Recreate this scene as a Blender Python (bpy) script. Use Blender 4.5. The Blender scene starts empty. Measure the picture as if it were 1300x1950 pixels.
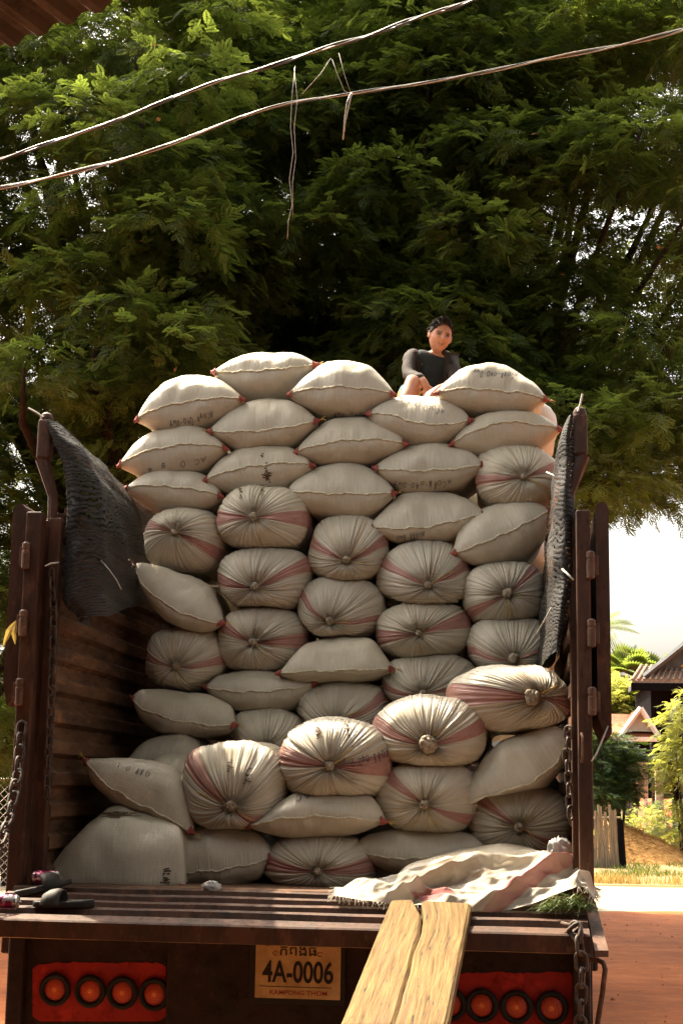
import bpy, math, random
import numpy as np
from mathutils import Vector, noise
from mathutils.bvhtree import BVHTree
rnd = random.Random(7); rng = np.random.default_rng(7)
S = bpy.context.scene; COL = S.collection; D = bpy.data
rad = math.radians

# ---------------------------------------------------------------- camera, sky, sun, exposure
CAM = np.array([1.0, 0.0, 1.7]); FPX = 2900.0          # focal length in photo pixels (1300 x 1950)
YAW, PITCH, ROLL = rad(6.5), rad(10.4), rad(1.0)
_fw = np.array([-math.sin(YAW)*math.cos(PITCH), math.cos(YAW)*math.cos(PITCH), math.sin(PITCH)])
_rt = np.array([math.cos(YAW), math.sin(YAW), 0.0]); _up = np.cross(_rt, _fw)
RT = _rt*math.cos(ROLL) + _up*math.sin(ROLL); UP = -_rt*math.sin(ROLL) + _up*math.cos(ROLL)
ROT = np.array([RT, UP, _fw])
def at(px, py, Y):
    """where the sight line of a photo pixel meets the plane y = Y"""
    d = np.array([(px-650)/FPX, -(py-975)/FPX, 1.0]) @ ROT
    return CAM + d*(Y-CAM[1])/d[1]
def gnd(px, py, z=0.0):
    d = np.array([(px-650)/FPX, -(py-975)/FPX, 1.0]) @ ROT
    return CAM + d*(z-CAM[2])/d[2]
def pyof(P):
    q = ROT @ (np.asarray(P)-CAM); return 975-FPX*q[1]/q[2]
cam = D.cameras.new('camera'); co = D.objects.new('camera', cam); COL.objects.link(co)
cam.sensor_fit = 'HORIZONTAL'; cam.sensor_width = 36; cam.lens = FPX/1300*36
cam.clip_start = 0.05; cam.clip_end = 2000
from mathutils import Matrix
co.matrix_world = Matrix(((RT[0], UP[0], -_fw[0], CAM[0]), (RT[1], UP[1], -_fw[1], CAM[1]), (RT[2], UP[2], -_fw[2], CAM[2]), (0, 0, 0, 1)))
S.camera = co

SUN_EL, SUN_DIR = rad(56), (-0.76, 0.65)                # horizontal direction towards the sun
W = D.worlds.new('World'); S.world = W; W.use_nodes = True
nt = W.node_tree; bg = nt.nodes['Background']
sky = nt.nodes.new('ShaderNodeTexSky'); sky.sky_type = 'NISHITA'; sky.sun_disc = False
sky.sun_elevation = SUN_EL; sky.sun_rotation = math.atan2(SUN_DIR[0], SUN_DIR[1])
sky.air_density = 1.0; sky.dust_density = 10.0; sky.ozone_density = 0.6
hs = nt.nodes.new('ShaderNodeHueSaturation'); hs.inputs['Saturation'].default_value = 0.35
wm = nt.nodes.new('ShaderNodeMix'); wm.data_type = 'RGBA'; wm.blend_type = 'MULTIPLY'; wm.inputs[0].default_value = 1.0; wm.inputs[7].default_value = (1.10, 1.06, .97, 1)      # sky colour tinted warm and lifted to look whiter
nt.links.new(sky.outputs[0], hs.inputs['Color']); nt.links.new(hs.outputs[0], wm.inputs[6]); nt.links.new(wm.outputs[2], bg.inputs[0])
bg.inputs[1].default_value = 0.15
sl = D.lights.new('sun', 'SUN'); sl.energy = 4.6; sl.angle = rad(0.6); sl.color = (1.0, 0.85, 0.62)
so = D.objects.new('sun', sl); COL.objects.link(so)
sv = Vector((SUN_DIR[0]*math.cos(SUN_EL), SUN_DIR[1]*math.cos(SUN_EL), math.sin(SUN_EL)))
so.rotation_euler = sv.to_track_quat('Z', 'Y').to_euler()
S.view_settings.view_transform = 'Standard'; S.view_settings.look = 'None'
S.view_settings.exposure = 1.98; S.view_settings.gamma = 1.0
S.cycles.max_bounces = 8; S.cycles.diffuse_bounces = 4; S.cycles.transmission_bounces = 4; S.cycles.transparent_max_bounces = 12

# ---------------------------------------------------------------- mesh helpers
def mk(name, V, F, mat=None, parent=None, uv=None, smooth=True, midx=None):
    """one mesh object from world-space vertices and faces (uv per vertex)"""
    V = np.asarray(V, dtype=float).reshape(-1, 3)
    q = parent
    while q is not None: V = V-np.array(q.location); q = q.parent
    me = D.meshes.new(name)
    if isinstance(F, np.ndarray):
        n, k = F.shape
        me.vertices.add(len(V)); me.vertices.foreach_set('co', V.astype(np.float32).ravel())
        me.loops.add(n*k); me.loops.foreach_set('vertex_index', F.astype(np.int32).ravel())
        me.polygons.add(n); me.polygons.foreach_set('loop_start', np.arange(0, n*k, k, dtype=np.int32))
        me.update(calc_edges=True)
    else:
        me.from_pydata([tuple(v) for v in V], [], [tuple(f) for f in F])
    me.validate()
    if smooth: me.polygons.foreach_set('use_smooth', np.ones(len(me.polygons), dtype=bool))
    if uv is not None:
        ul = me.uv_layers.new(name='UVMap'); idx = np.empty(len(me.loops), dtype=np.int32)
        me.loops.foreach_get('vertex_index', idx)
        ul.data.foreach_set('uv', np.asarray(uv, dtype=np.float32)[idx].ravel())
    for m in (mat if isinstance(mat, (list, tuple)) else [mat] if mat else []): me.materials.append(m)
    if midx is not None: me.polygons.foreach_set('material_index', np.asarray(midx, dtype=np.int32))
    o = D.objects.new(name, me); COL.objects.link(o)
    if parent is not None: o.parent = parent
    return o
def tag(o, label=None, cat=None, group=None, kind=None):
    if label: o['label'] = label
    if cat: o['category'] = cat
    if group: o['group'] = group
    if kind: o['kind'] = kind
    return o
def thing(name, loc, label, cat, group=None):
    o = D.objects.new(name, None); COL.objects.link(o); o.location = [float(v) for v in loc]; o.empty_display_size = 0.1
    o.matrix_world = Matrix.Translation(o.location)
    return tag(o, label, cat, group)
class MB:
    """collects simple shapes into one mesh"""
    def __init__(s): s.V, s.F = [], []
    def add(s, V, F):
        b = len(s.V); s.V += [tuple(map(float, v)) for v in V]; s.F += [tuple(i+b for i in f) for f in F]; return s
    def box(s, lo, hi, bev=0.0, R=None, c=None):
        (x0, y0, z0), (x1, y1, z1) = lo, hi
        if bev <= 0:
            V = [(x, y, z) for z in (z0, z1) for y in (y0, y1) for x in (x0, x1)]
            F = [(0, 2, 3, 1), (4, 5, 7, 6), (0, 1, 5, 4), (1, 3, 7, 5), (3, 2, 6, 7), (2, 0, 4, 6)]
        else:
            b = min(bev, (x1-x0)/2.1, (y1-y0)/2.1, (z1-z0)/2.1)
            bm = bmesh.new(); bmesh.ops.create_cube(bm, size=1)
            for v in bm.verts: v.co = ((x0+x1)/2+v.co.x*(x1-x0), (y0+y1)/2+v.co.y*(y1-y0), (z0+z1)/2+v.co.z*(z1-z0))
            bmesh.ops.bevel(bm, geom=bm.edges[:], offset=b, segments=2, affect='EDGES', profile=0.5)
            bm.verts.index_update()
            V = [v.co[:] for v in bm.verts]; F = [[v.index for v in f.verts] for f in bm.faces]; bm.free()
        if R is not None:
            c = np.array(c); V = [(R @ (np.array(v)-c))+c for v in V]
        return s.add(V, F)
    def tube(s, P, r, n=8, caps=True, closed=False):
        P = [np.asarray(p, float) for p in P]; m = len(P); rs = r if hasattr(r, '__len__') else [r]*m
        V = []; prev = None
        for i in range(m):
            if closed: t = P[(i+1) % m]-P[i-1]
            else: t = P[min(i+1, m-1)]-P[max(i-1, 0)]
            t = t/(np.linalg.norm(t)+1e-12)
            a = prev if prev is not None else np.array([0, 0, 1.0]) if abs(t[2]) < .9 else np.array([1.0, 0, 0])
            a = a-t*np.dot(a, t); a /= np.linalg.norm(a)+1e-12; prev = a; b = np.cross(t, a)
            for k in range(n):
                an = 2*math.pi*k/n; V.append(P[i]+rs[i]*(a*math.cos(an)+b*math.sin(an)))
        F = []
        for i in range(m if closed else m-1):
            j = (i+1) % m
            for k in range(n): F.append((i*n+k, i*n+(k+1) % n, j*n+(k+1) % n, j*n+k))
        if caps and not closed: F += [tuple(range(n))[::-1], tuple((m-1)*n+k for k in range(n))]
        return s.add(V, F)
    def lathe(s, prof, c, axis='z', n=32):
        V, F = [], []
        for (r, h) in prof:
            for k in range(n):
                a = 2*math.pi*k/n; x, y = r*math.cos(a), r*math.sin(a)
                V.append({'z': (c[0]+x, c[1]+y, c[2]+h), 'y': (c[0]+x, c[1]+h, c[2]+y), 'x': (c[0]+h, c[1]+x, c[2]+y)}[axis])
        for i in range(len(prof)-1):
            for k in range(n): F.append((i*n+k, i*n+(k+1) % n, (i+1)*n+(k+1) % n, (i+1)*n+k))
        F += [tuple(range(n))[::-1], tuple((len(prof)-1)*n+k for k in range(n))]
        return s.add(V, F)
    def build(s, name, mat, parent=None, smooth=False, **k):
        return mk(name, s.V, s.F, mat, parent, smooth=smooth, **k)
import bmesh
def grid_faces(nu, nv, wrap=False):
    i = np.arange(nu if wrap else nu-1); j = np.arange(nv-1); I, J = np.meshgrid(i, j, indexing='ij'); I2 = (I+1) % nu
    return np.stack([I*nv+J, I2*nv+J, I2*nv+J+1, I*nv+J+1], -1).reshape(-1, 4)
def fbm(P, f, oct=3, seed=0.0):
    """scalar noise for an (n,3) array"""
    out = np.empty(len(P))
    for i, p in enumerate(P): out[i] = noise.fractal(Vector((p[0]*f+seed, p[1]*f+seed*1.7, p[2]*f-seed)), 1.0, 2.0, oct)
    return out
def smin(x): return x*x*(3-2*x)

# ---------------------------------------------------------------- material helpers
class Mat:
    def __init__(s, name, rough=0.7, metal=0.0, spec=0.3):
        s.m = D.materials.new(name); s.m.use_nodes = True; s.t = s.m.node_tree; s.p = s.t.nodes['Principled BSDF']
        s.p.inputs['Roughness'].default_value = rough; s.p.inputs['Metallic'].default_value = metal
        s.p.inputs['Specular IOR Level'].default_value = spec
    def n(s, kind, **kw):
        q = s.t.nodes.new('ShaderNode'+kind)
        for k, v in kw.items():
            if k in q.inputs.keys() if isinstance(k, str) else False: q.inputs[k].default_value = v
            else: setattr(q, k, v)
        return q
    def l(s, a, b): s.t.links.new(a, b)
    def coord(s, which='Object', scale=(1, 1, 1), loc=(0, 0, 0), rot=0.0):
        tc = s.n('TexCoord'); mp = s.n('Mapping'); mp.inputs['Scale'].default_value = scale; mp.inputs['Location'].default_value = loc; mp.inputs['Rotation'].default_value = (0, 0, rot)
        s.l(tc.outputs[which], mp.inputs[0]); return mp.outputs[0]
    def noise(s, vec, scale, detail=4, rough=0.55, dist=0.0):
        q = s.n('TexNoise'); q.inputs['Scale'].default_value = scale; q.inputs['Detail'].default_value = detail
        q.inputs['Roughness'].default_value = rough; q.inputs['Distortion'].default_value = dist
        s.l(vec, q.inputs['Vector']); return q.outputs['Fac']
    def ramp(s, fac, stops):
        q = s.n('ValToRGB'); e = q.color_ramp.elements
        while len(e) > 1: e.remove(e[-1])
        for i, (p, c) in enumerate(stops):
            c = (c, c, c, 1) if not hasattr(c, '__len__') else tuple(c)+(1,)
            if i == 0: e[0].position = p; e[0].color = c
            else: x = e.new(p); x.color = c
        s.l(fac, q.inputs[0]); return q.outputs[0]
    def mix(s, fac, a, b, mode='MIX'):
        q = s.n('Mix', data_type='RGBA', blend_type=mode)
        for sock, v in ((q.inputs[0], fac), (q.inputs[6], a), (q.inputs[7], b)):
            if hasattr(v, 'is_output'): s.l(v, sock)
            elif hasattr(v, '__len__'): sock.default_value = tuple(v)+(1,)
            else: sock.default_value = v
        return q.outputs[2]
    def math(s, op, a, b=None):
        q = s.n('Math', operation=op)
        for i, v in enumerate((a, b)):
            if v is None: continue
            if hasattr(v, 'is_output'): s.l(v, q.inputs[i])
            else: q.inputs[i].default_value = v
        return q.outputs[0]
    def sep(s, vec):
        q = s.n('SeparateXYZ'); s.l(vec, q.inputs[0]); return q.outputs
    def col(s, c):
        if hasattr(c, 'is_output'): s.l(c, s.p.inputs['Base Color'])
        else: s.p.inputs['Base Color'].default_value = tuple(c)+(1,)
        return s
    def rough(s, c): s.l(c, s.p.inputs['Roughness']); return s
    def bump(s, h, strength=0.3, dist=0.01):
        q = s.n('Bump'); q.inputs['Strength'].default_value = strength; q.inputs['Distance'].default_value = dist
        s.l(h, q.inputs['Height'])
        if s.p.inputs['Normal'].is_linked: s.l(s.p.inputs['Normal'].links[0].from_socket, q.inputs['Normal'])
        s.l(q.outputs[0], s.p.inputs['Normal']); return s
    def transl(s, color, fac):
        tr = s.n('BsdfTranslucent'); mx = s.n('MixShader'); mx.inputs[0].default_value = fac
        if hasattr(color, 'is_output'): s.l(color, tr.inputs[0])
        else: tr.inputs[0].default_value = tuple(color)+(1,)
        out = s.t.nodes['Material Output']; s.l(s.p.outputs[0], mx.inputs[1]); s.l(tr.outputs[0], mx.inputs[2]); s.l(mx.outputs[0], out.inputs[0]); return s
def simple(name, base, dark=None, scale=8, rough=0.7, metal=0.0, bump=0.2, bdist=0.004, spec=0.3, stretch=(1, 1, 1), lo=.35, hi=.65):
    m = Mat(name, rough, metal, spec); v = m.coord('Object', stretch); f = m.noise(v, scale, 5, .6)
    m.col(m.ramp(f, [(lo, dark if dark else tuple(c*.65 for c in base)), (hi, base)]))
    if bump: m.bump(m.noise(v, scale*4, 4, .6), bump, bdist)
    return m.m

# ---------------------------------------------------------------- materials
SACK = (0.535, 0.472, 0.365)
def mat_sack(kind):
    m = Mat('sack_weave_'+kind, 0.40, 0, 0.42); uv = m.n('TexCoord').outputs['UV']; x, y, _ = m.sep(uv)
    oi = m.n('ObjectInfo'); rv = oi.outputs['Random']
    obj = m.coord('Object')
    off = m.n('CombineXYZ'); m.l(m.math('MULTIPLY', rv, 37.0), off.inputs[0]); m.l(m.math('MULTIPLY', rv, 11.0), off.inputs[1])
    add = m.n('VectorMath', operation='ADD'); m.l(obj, add.inputs[0]); m.l(off.outputs[0], add.inputs[1]); ov = add.outputs[0]
    dirt = m.ramp(m.noise(ov, 3.2, 6, .65), [(.40, 0.0), (.72, 1.0)])
    c = m.mix(m.math('MULTIPLY', dirt, .40), SACK, (.41, .33, .215))
    c = m.mix(m.math('MULTIPLY', rv, .40), c, (.46, .415, .345))
    def suv(sx, sy, scale, det=3, rough=.6):
        q = m.n('CombineXYZ'); m.l(m.math('MULTIPLY', x, sx), q.inputs[0]); m.l(m.math('MULTIPLY', y, sy), q.inputs[1]); m.l(m.math('MULTIPLY', rv, 50.0), q.inputs[2])
        return m.noise(q.outputs[0], scale, det, rough)
    if kind == 'tied':          # u = angle 0..1, v = metres from the knot
        pleat = suv(64, 2.6, 1.0, 5, .68); fine = suv(190, 5, 1.0, 3)
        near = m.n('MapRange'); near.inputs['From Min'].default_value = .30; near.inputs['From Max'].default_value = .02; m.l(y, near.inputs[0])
        st = m.ramp(suv(28, 2.2, 1.0, 5, .7), [(.50, 0.0), (.70, 1.0)])
        c = m.mix(m.math('MULTIPLY', m.math('MULTIPLY', st, near.outputs[0]), .75), c, (.31, .185, .075))
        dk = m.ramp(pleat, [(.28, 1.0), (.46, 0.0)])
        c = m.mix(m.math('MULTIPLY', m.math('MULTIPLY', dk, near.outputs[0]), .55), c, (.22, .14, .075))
        att = m.n('Attribute', attribute_type='OBJECT', attribute_name='stripes'); sx, sy, sz = m.sep(att.outputs['Vector'])
        stripe = None
        for a in (sx, sy):
            d = m.math('ABSOLUTE', m.math('SUBTRACT', m.math('FRACT', m.math('ADD', m.math('SUBTRACT', x, a), 1.5)), .5))
            edge = m.math('ADD', d, m.math('MULTIPLY', m.math('SUBTRACT', fine, .5), .006))
            k = m.math('LESS_THAN', edge, sz); stripe = k if stripe is None else m.math('MAXIMUM', stripe, k)
        ps = m.mix(m.ramp(suv(90, 30, 1.0, 3), [(.35, 0.0), (.65, 1.0)]), (.28, .07, .06), (.38, .125, .10))
        c = m.mix(m.math('MULTIPLY', stripe, .74), c, ps)
        spots = m.ramp(m.noise(ov, 7.5, 6, .72), [(.665, 0.0), (.71, 1.0)])
        c = m.mix(m.math('MULTIPLY', spots, .55), c, (.07, .045, .03))
        wea = suv(420, 160, 1.0, 1)
        m.col(c).bump(pleat, .62, .018).bump(fine, .40, .007).bump(wea, .22, .003)
    else:                       # u, v in metres over the flat sheet; v = 0 at the seam
        near = m.n('MapRange'); near.inputs['From Min'].default_value = .10; near.inputs['From Max'].default_value = .0; m.l(m.math('ABSOLUTE', y), near.inputs[0])
        gath = suv(75, 6, 1.0, 3); big = suv(9, 3.5, 1.0, 3)
        th = suv(260, 14, 1.0, 2, .7); th2 = suv(16, 240, 1.0, 2, .7)
        c = m.mix(m.math('MULTIPLY', m.ramp(th, [(.40, 0.0), (.70, 1.0)]), .34), c, (.34, .28, .19))
        c = m.mix(m.math('MULTIPLY', m.ramp(th2, [(.45, 0.0), (.72, 1.0)]), .24), c, (.44, .35, .25))
        spots = m.ramp(m.noise(ov, 9, 6, .72), [(.69, 0.0), (.73, 1.0)])
        c = m.mix(m.math('MULTIPLY', spots, .5), c, (.09, .055, .03))
        m.col(c).bump(m.math('MULTIPLY', gath, near.outputs[0]), .5, .014).bump(big, .42, .018).bump(m.math('ADD', th, th2), .32, .004)
    return m.m
M = {}
M['tied'] = mat_sack('tied'); M['seamed'] = mat_sack('seamed')
M['seam'] = simple('stitched_edge', (.66, .60, .46), (.46, .39, .27), 40, .8)
M['tip'] = simple('red_corner', (.33, .085, .06), (.20, .045, .035), 30, .7)
M['knot'] = simple('gathered_fabric', (.42, .35, .26), (.15, .10, .055), 60, .75, bump=.5)
M['twine'] = simple('yellow_twine', (.55, .36, .08), (.40, .24, .05), 30, .6)
M['ink'] = simple('marker_ink', (.06, .06, .085), (.03, .03, .045), 30, .7, bump=0)
M['print'] = simple('smudged_print', (.05, .035, .02), (.12, .07, .035), 120, .8, bump=0)
def mat_rust(name, a, b, c, scale=5, stretch=(1, 1, 1), rough=.62):
    m = Mat(name, rough, 0.0, .35); v = m.coord('Object', stretch)
    f = m.noise(v, scale, 8, .68); g = m.noise(v, scale*4.3, 6, .7)
    col = m.ramp(f, [(.30, a), (.50, b), (.72, c)])
    col = m.mix(m.math('MULTIPLY', m.ramp(g, [(.55, 0.0), (.68, 1.0)]), .6), col, tuple(x*.35 for x in a))
    rp = m.noise(m.coord('Object', tuple(q*1.0 for q in stretch), (3.1, 1.7, 5.3)), scale*1.9, 7, .72)
    col = m.mix(m.math('MULTIPLY', m.ramp(rp, [(.56, 0.0), (.64, 1.0)]), .55), col, tuple(min(1, q*w+.012) for q, w in zip(c, (1.5, 1.25, 1.0))))
    m.col(col).bump(g, .35, .003).bump(rp, .25, .004); m.rough(m.ramp(g, [(.3, .45), (.7, .85)])); return m.m
M['post'] = mat_rust('maroon_painted_steel', (.024, .010, .005), (.052, .020, .009), (.098, .040, .018), 6, (1, 1, .35))
M['panel'] = mat_rust('rusty_pressed_sheet', (.036, .018, .010), (.110, .052, .025), (.22, .11, .052), 4, (1, .5, 2.2), .75)
M['bedrail'] = mat_rust('sunlit_tailgate_steel', (.16, .095, .052), (.40, .275, .165), (.56, .42, .27), 6, (.35, 1, 1), .55)  # pale tone stands in for sun on the tailgate tops
M['rear'] = mat_rust('dark_brown_body', (.008, .0032, .0024), (.016, .006, .004), (.032, .012, .007), 5, (1, 1, 1), .65)
M['redpaint'] = mat_rust('red_body_paint', (.22, .009, .006), (.30, .012, .008), (.36, .017, .010), 5, (1, 1, 1), .45)
M['hinge'] = mat_rust('hinge_steel', (.06, .03, .018), (.11, .055, .032), (.17, .09, .055), 10)
M['chain'] = mat_rust('chain_steel', (.025, .017, .013), (.06, .04, .03), (.13, .085, .06), 20, (1, 1, 1), .5)
M['rubber'] = simple('black_rubber', (.018, .017, .016), (.010, .010, .010), 20, .7)
M['bedwood'] = simple('bed_boards', (.15, .075, .036), (.07, .035, .02), 7, .85, stretch=(.4, 1, 1), bump=.5)
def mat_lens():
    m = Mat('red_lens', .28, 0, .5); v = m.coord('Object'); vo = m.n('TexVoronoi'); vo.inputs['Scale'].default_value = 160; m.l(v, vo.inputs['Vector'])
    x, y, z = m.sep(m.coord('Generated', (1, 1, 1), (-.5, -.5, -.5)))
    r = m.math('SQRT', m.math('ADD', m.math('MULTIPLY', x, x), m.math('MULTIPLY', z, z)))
    c = m.ramp(r, [(.05, (.85, .26, .05)), (.14, (.58, .085, .025)), (.40, (.40, .032, .014)), (.5, (.14, .008, .006))])  # orange centre puts the lens's reflected glow into its colour
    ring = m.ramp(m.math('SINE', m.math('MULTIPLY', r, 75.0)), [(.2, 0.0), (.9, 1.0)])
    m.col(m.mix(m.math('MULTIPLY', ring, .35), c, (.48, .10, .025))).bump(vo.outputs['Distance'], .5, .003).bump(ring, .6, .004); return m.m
M['lens'] = mat_lens()
def mat_net():
    m = Mat('black_shade_net', .65, 0, .35); uv = m.n('TexCoord').outputs['UV']; x, y, _ = m.sep(uv)
    wob = m.noise(m.coord('Object'), 7, 3); rows = m.math('SINE', m.math('ADD', m.math('MULTIPLY', y, 300.0), m.math('MULTIPLY', wob, 30.0)))
    nn = m.noise(m.coord('UV', (30, 160, 1)), 1.0, 4, .7)
    c = m.ramp(m.math('ADD', m.math('MULTIPLY', rows, .25), nn), [(.25, (.004, .0035, .003)), (.62, (.008, .007, .0065)), (.92, (.07, .055, .042))])
    m.col(c).bump(rows, .18, .003).bump(nn, .5, .005)
    hole = m.math('GREATER_THAN', m.math('ADD', nn, m.math('MULTIPLY', rows, .12)), .40)
    m.l(hole, m.p.inputs['Alpha']); return m.m
M['net'] = mat_net()
def mat_plank():
    m = Mat('weathered_plank', .8, 0, .2); v = m.coord('UV', (1, 1, 1)); x, y, _ = m.sep(v)
    g = m.noise(m.coord('UV', (60, 2.4, 1)), 1.0, 5, .65, .2); g2 = m.noise(m.coord('UV', (75, 5.5, 1), (3, 1, 0)), 1.0, 3, .6, .2); st_ = m.noise(m.coord('UV', (9, 1.6, 1), (7, 2, 0)), 1.0, 5, .65)
    k = m.noise(m.coord('UV', (22, 5, 1), (5, 3, 0)), 1.0, 5, .7)
    c = m.ramp(g, [(.28, (.05, .025, .009)), (.46, (.125, .071, .022)), (.66, (.195, .122, .042))])
    c = m.mix(m.math('MULTIPLY', m.ramp(g2, [(.33, 1.0), (.37, 0.0)]), .92), c, (.022, .011, .005))
    c = m.mix(m.math('MULTIPLY', m.ramp(st_, [(.50, 0.0), (.70, 1.0)]), .55), c, (.15, .085, .038))
    c = m.mix(m.math('MULTIPLY', m.ramp(k, [(.70, 0.0), (.74, 1.0)]), .8), c, (.22, .07, .025))
    m.col(c).bump(g, .6, .012).bump(g2, .6, .008); return m.m
M['plank'] = mat_plank()
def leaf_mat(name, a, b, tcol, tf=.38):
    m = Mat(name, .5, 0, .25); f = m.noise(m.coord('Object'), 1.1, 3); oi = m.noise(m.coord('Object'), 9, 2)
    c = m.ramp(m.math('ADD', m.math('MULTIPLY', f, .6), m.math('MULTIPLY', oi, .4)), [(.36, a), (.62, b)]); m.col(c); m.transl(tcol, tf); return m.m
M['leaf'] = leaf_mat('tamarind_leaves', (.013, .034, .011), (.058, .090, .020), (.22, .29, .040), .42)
M['leaf_back'] = leaf_mat('shaded_leaves', (.010, .022, .008), (.030, .050, .014), (.12, .16, .022), .34)  # darker copy of the leaf colour, crown shade painted in
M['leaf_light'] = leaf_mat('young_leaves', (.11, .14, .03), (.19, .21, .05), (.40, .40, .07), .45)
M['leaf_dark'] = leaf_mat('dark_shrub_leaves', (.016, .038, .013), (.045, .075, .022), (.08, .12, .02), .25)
M['bark'] = simple('bark', (.040, .028, .020), (.018, .012, .009), 9, .9, bump=.6, bdist=.02)
M['flower'] = simple('tan_pods', (.50, .26, .10), (.34, .15, .06), 30, .7)
# ---------------------------------------------------------------- grain sacks
SGROUP = 'grain sacks stacked in the truck bed'
BVH = {}
def mpp(Y, px=650, py=975): return abs(at(px+1, py, Y)[0]-at(px, py, Y)[0])
GLY = {'A': [[(0, 0), (.45, 1), (.9, 0)], [(.2, .4), (.75, .4)]], 'C': [[(.85, .85), (.5, 1), (.15, .75), (.1, .3), (.45, 0), (.85, .12)]],
       '0': [[(.5, 1), (.12, .7), (.15, .2), (.5, 0), (.85, .25), (.85, .75), (.5, 1)]],
       '8': [[(.8, .85), (.5, 1), (.2, .8), (.75, .3), (.5, 0), (.2, .2), (.8, .8)]], '-': [[(.15, .5), (.8, .52)]], '.': [[(.4, .05), (.5, .0)]],
       '4': [[(.65, 0), (.65, 1), (.05, .35), (.95, .38)]], 'D': [[(.15, 0), (.2, 1)], [(.05, 1), (.7, .9), (.9, .5), (.6, .08), (.05, 0)]],
       'u': [[(.1, .6), (.15, .1), (.5, 0), (.75, .55), (.8, 0)]], 'y': [[(.1, .6), (.35, .1), (.8, .6)], [(.8, .6), (.4, -.4), (.1, -.35)]],
       'K': [[(.1, 0), (.15, 1)], [(.85, 1), (.15, .45), (.9, 0)]], '1': [[(.3, .8), (.5, 1), (.5, 0)]], '6': [[(.75, 1), (.25, .6), (.2, .15), (.55, 0), (.8, .3), (.3, .45)]],
       'g': [[(.75, .6), (.2, .55), (.25, .1), (.75, .2), (.75, .6), (.7, -.35), (.2, -.3)]], ' ': []}
def surf_hit(bvh, px, py):
    d = np.array([(px-650)/FPX, -(py-975)/FPX, 1.0]) @ ROT; d /= np.linalg.norm(d)
    h = bvh.ray_cast(Vector(CAM), Vector(d))
    if h[0] is None: return None
    n = h[1]
    if n.dot(Vector(d)) > 0: n = -n
    return np.array(h[0]), np.array(n)
def strokes_on(bvh, polys, w, name, mat, parent):
    V, F = [], []
    for poly in polys:
        pts = []
        for (a, b) in zip(poly[:-1], poly[1:]):
            n = max(2, int(math.hypot(b[0]-a[0], b[1]-a[1])/2))
            pts += [(a[0]+(b[0]-a[0])*k/n, a[1]+(b[1]-a[1])*k/n) for k in range(n)]
        pts.append(poly[-1]); last = None
        hits = [surf_hit(bvh, *p) for p in pts]
        for i, h in enumerate(hits):
            if h is None: last = None; continue
            nb = hits[i+1] if i+1 < len(hits) and hits[i+1] is not None else None
            pb = hits[i-1] if i > 0 and hits[i-1] is not None else None
            t = (nb[0] if nb else h[0])-(pb[0] if pb else h[0])
            L = np.linalg.norm(t)
            if L < 1e-6 or L > .08: last = None; continue
            sd = np.cross(h[1], t/L)*w/2*(.8+.4*rnd.random()); c = h[0]+h[1]*.0035
            V += [c-sd, c+sd]; k = len(V)
            if last is not None: F.append((last, last+1, k-1, k-2))
            last = k-2
    if F: return mk(name, V, F, mat, parent, smooth=False)
def write(sack, text, x0, y0, x1, y1, h, w=.0030, flip=True):
    """handwriting along the line (x0,y0)-(x1,y1) of the photo, upside down when flip"""
    n = len(text); ux, uy = (x1-x0)/n, (y1-y0)/n; L = math.hypot(ux, uy); nx, ny = uy/L, -ux/L      # 'up' of the letters
    if flip: pass
    polys = []
    for i, ch in enumerate(text):
        jx, jy, sc = rnd.uniform(-.12, .12), rnd.uniform(-.22, .22), rnd.uniform(.65, 1.2)
        for st in GLY.get(ch, []):
            polys.append([(x0+ux*(i+jx+a*.82+.14*b)+nx*h*(b*sc+jy), y0+uy*(i+jx+a*.82+.14*b)+ny*h*(b*sc+jy)) for a, b in st])
    strokes_on(BVH[sack.name], polys, w, 'handwriting', M['ink'], sack)
def smudge(sack, px, py, w, h, n=26, wd=.006):
    polys = []
    for i in range(n):
        x, y = px+rnd.gauss(0, .3)*w, py+rnd.gauss(0, .3)*h; l = rnd.uniform(.08, .3)*w
        polys.append([(x-l, y+rnd.uniform(-1, 1)), (x, y), (x+l, y+rnd.uniform(-1, 1))])
    strokes_on(BVH[sack.name], polys, wd, 'printed_mark', M['print'], sack)

def crumple(c, r, seed, stretch=(1, 1, 1), nu=22, nv=14, amp=.5, f=2.2):
    V = []
    for i in range(nu):
        for j in range(nv):
            a, b = 2*math.pi*i/nu, math.pi*(j+.02)/(nv-1+.04)
            d = np.array([math.cos(a)*math.sin(b), math.sin(a)*math.sin(b), math.cos(b)])
            q = 1+amp*(1-2.2*abs(noise.noise(Vector(d*f+seed)))) *.7+.15*noise.noise(Vector(d*5+seed))
            V.append(np.array(c)+d*q*r*np.array(stretch))
    return V, grid_faces(nu, nv, True)

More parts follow.
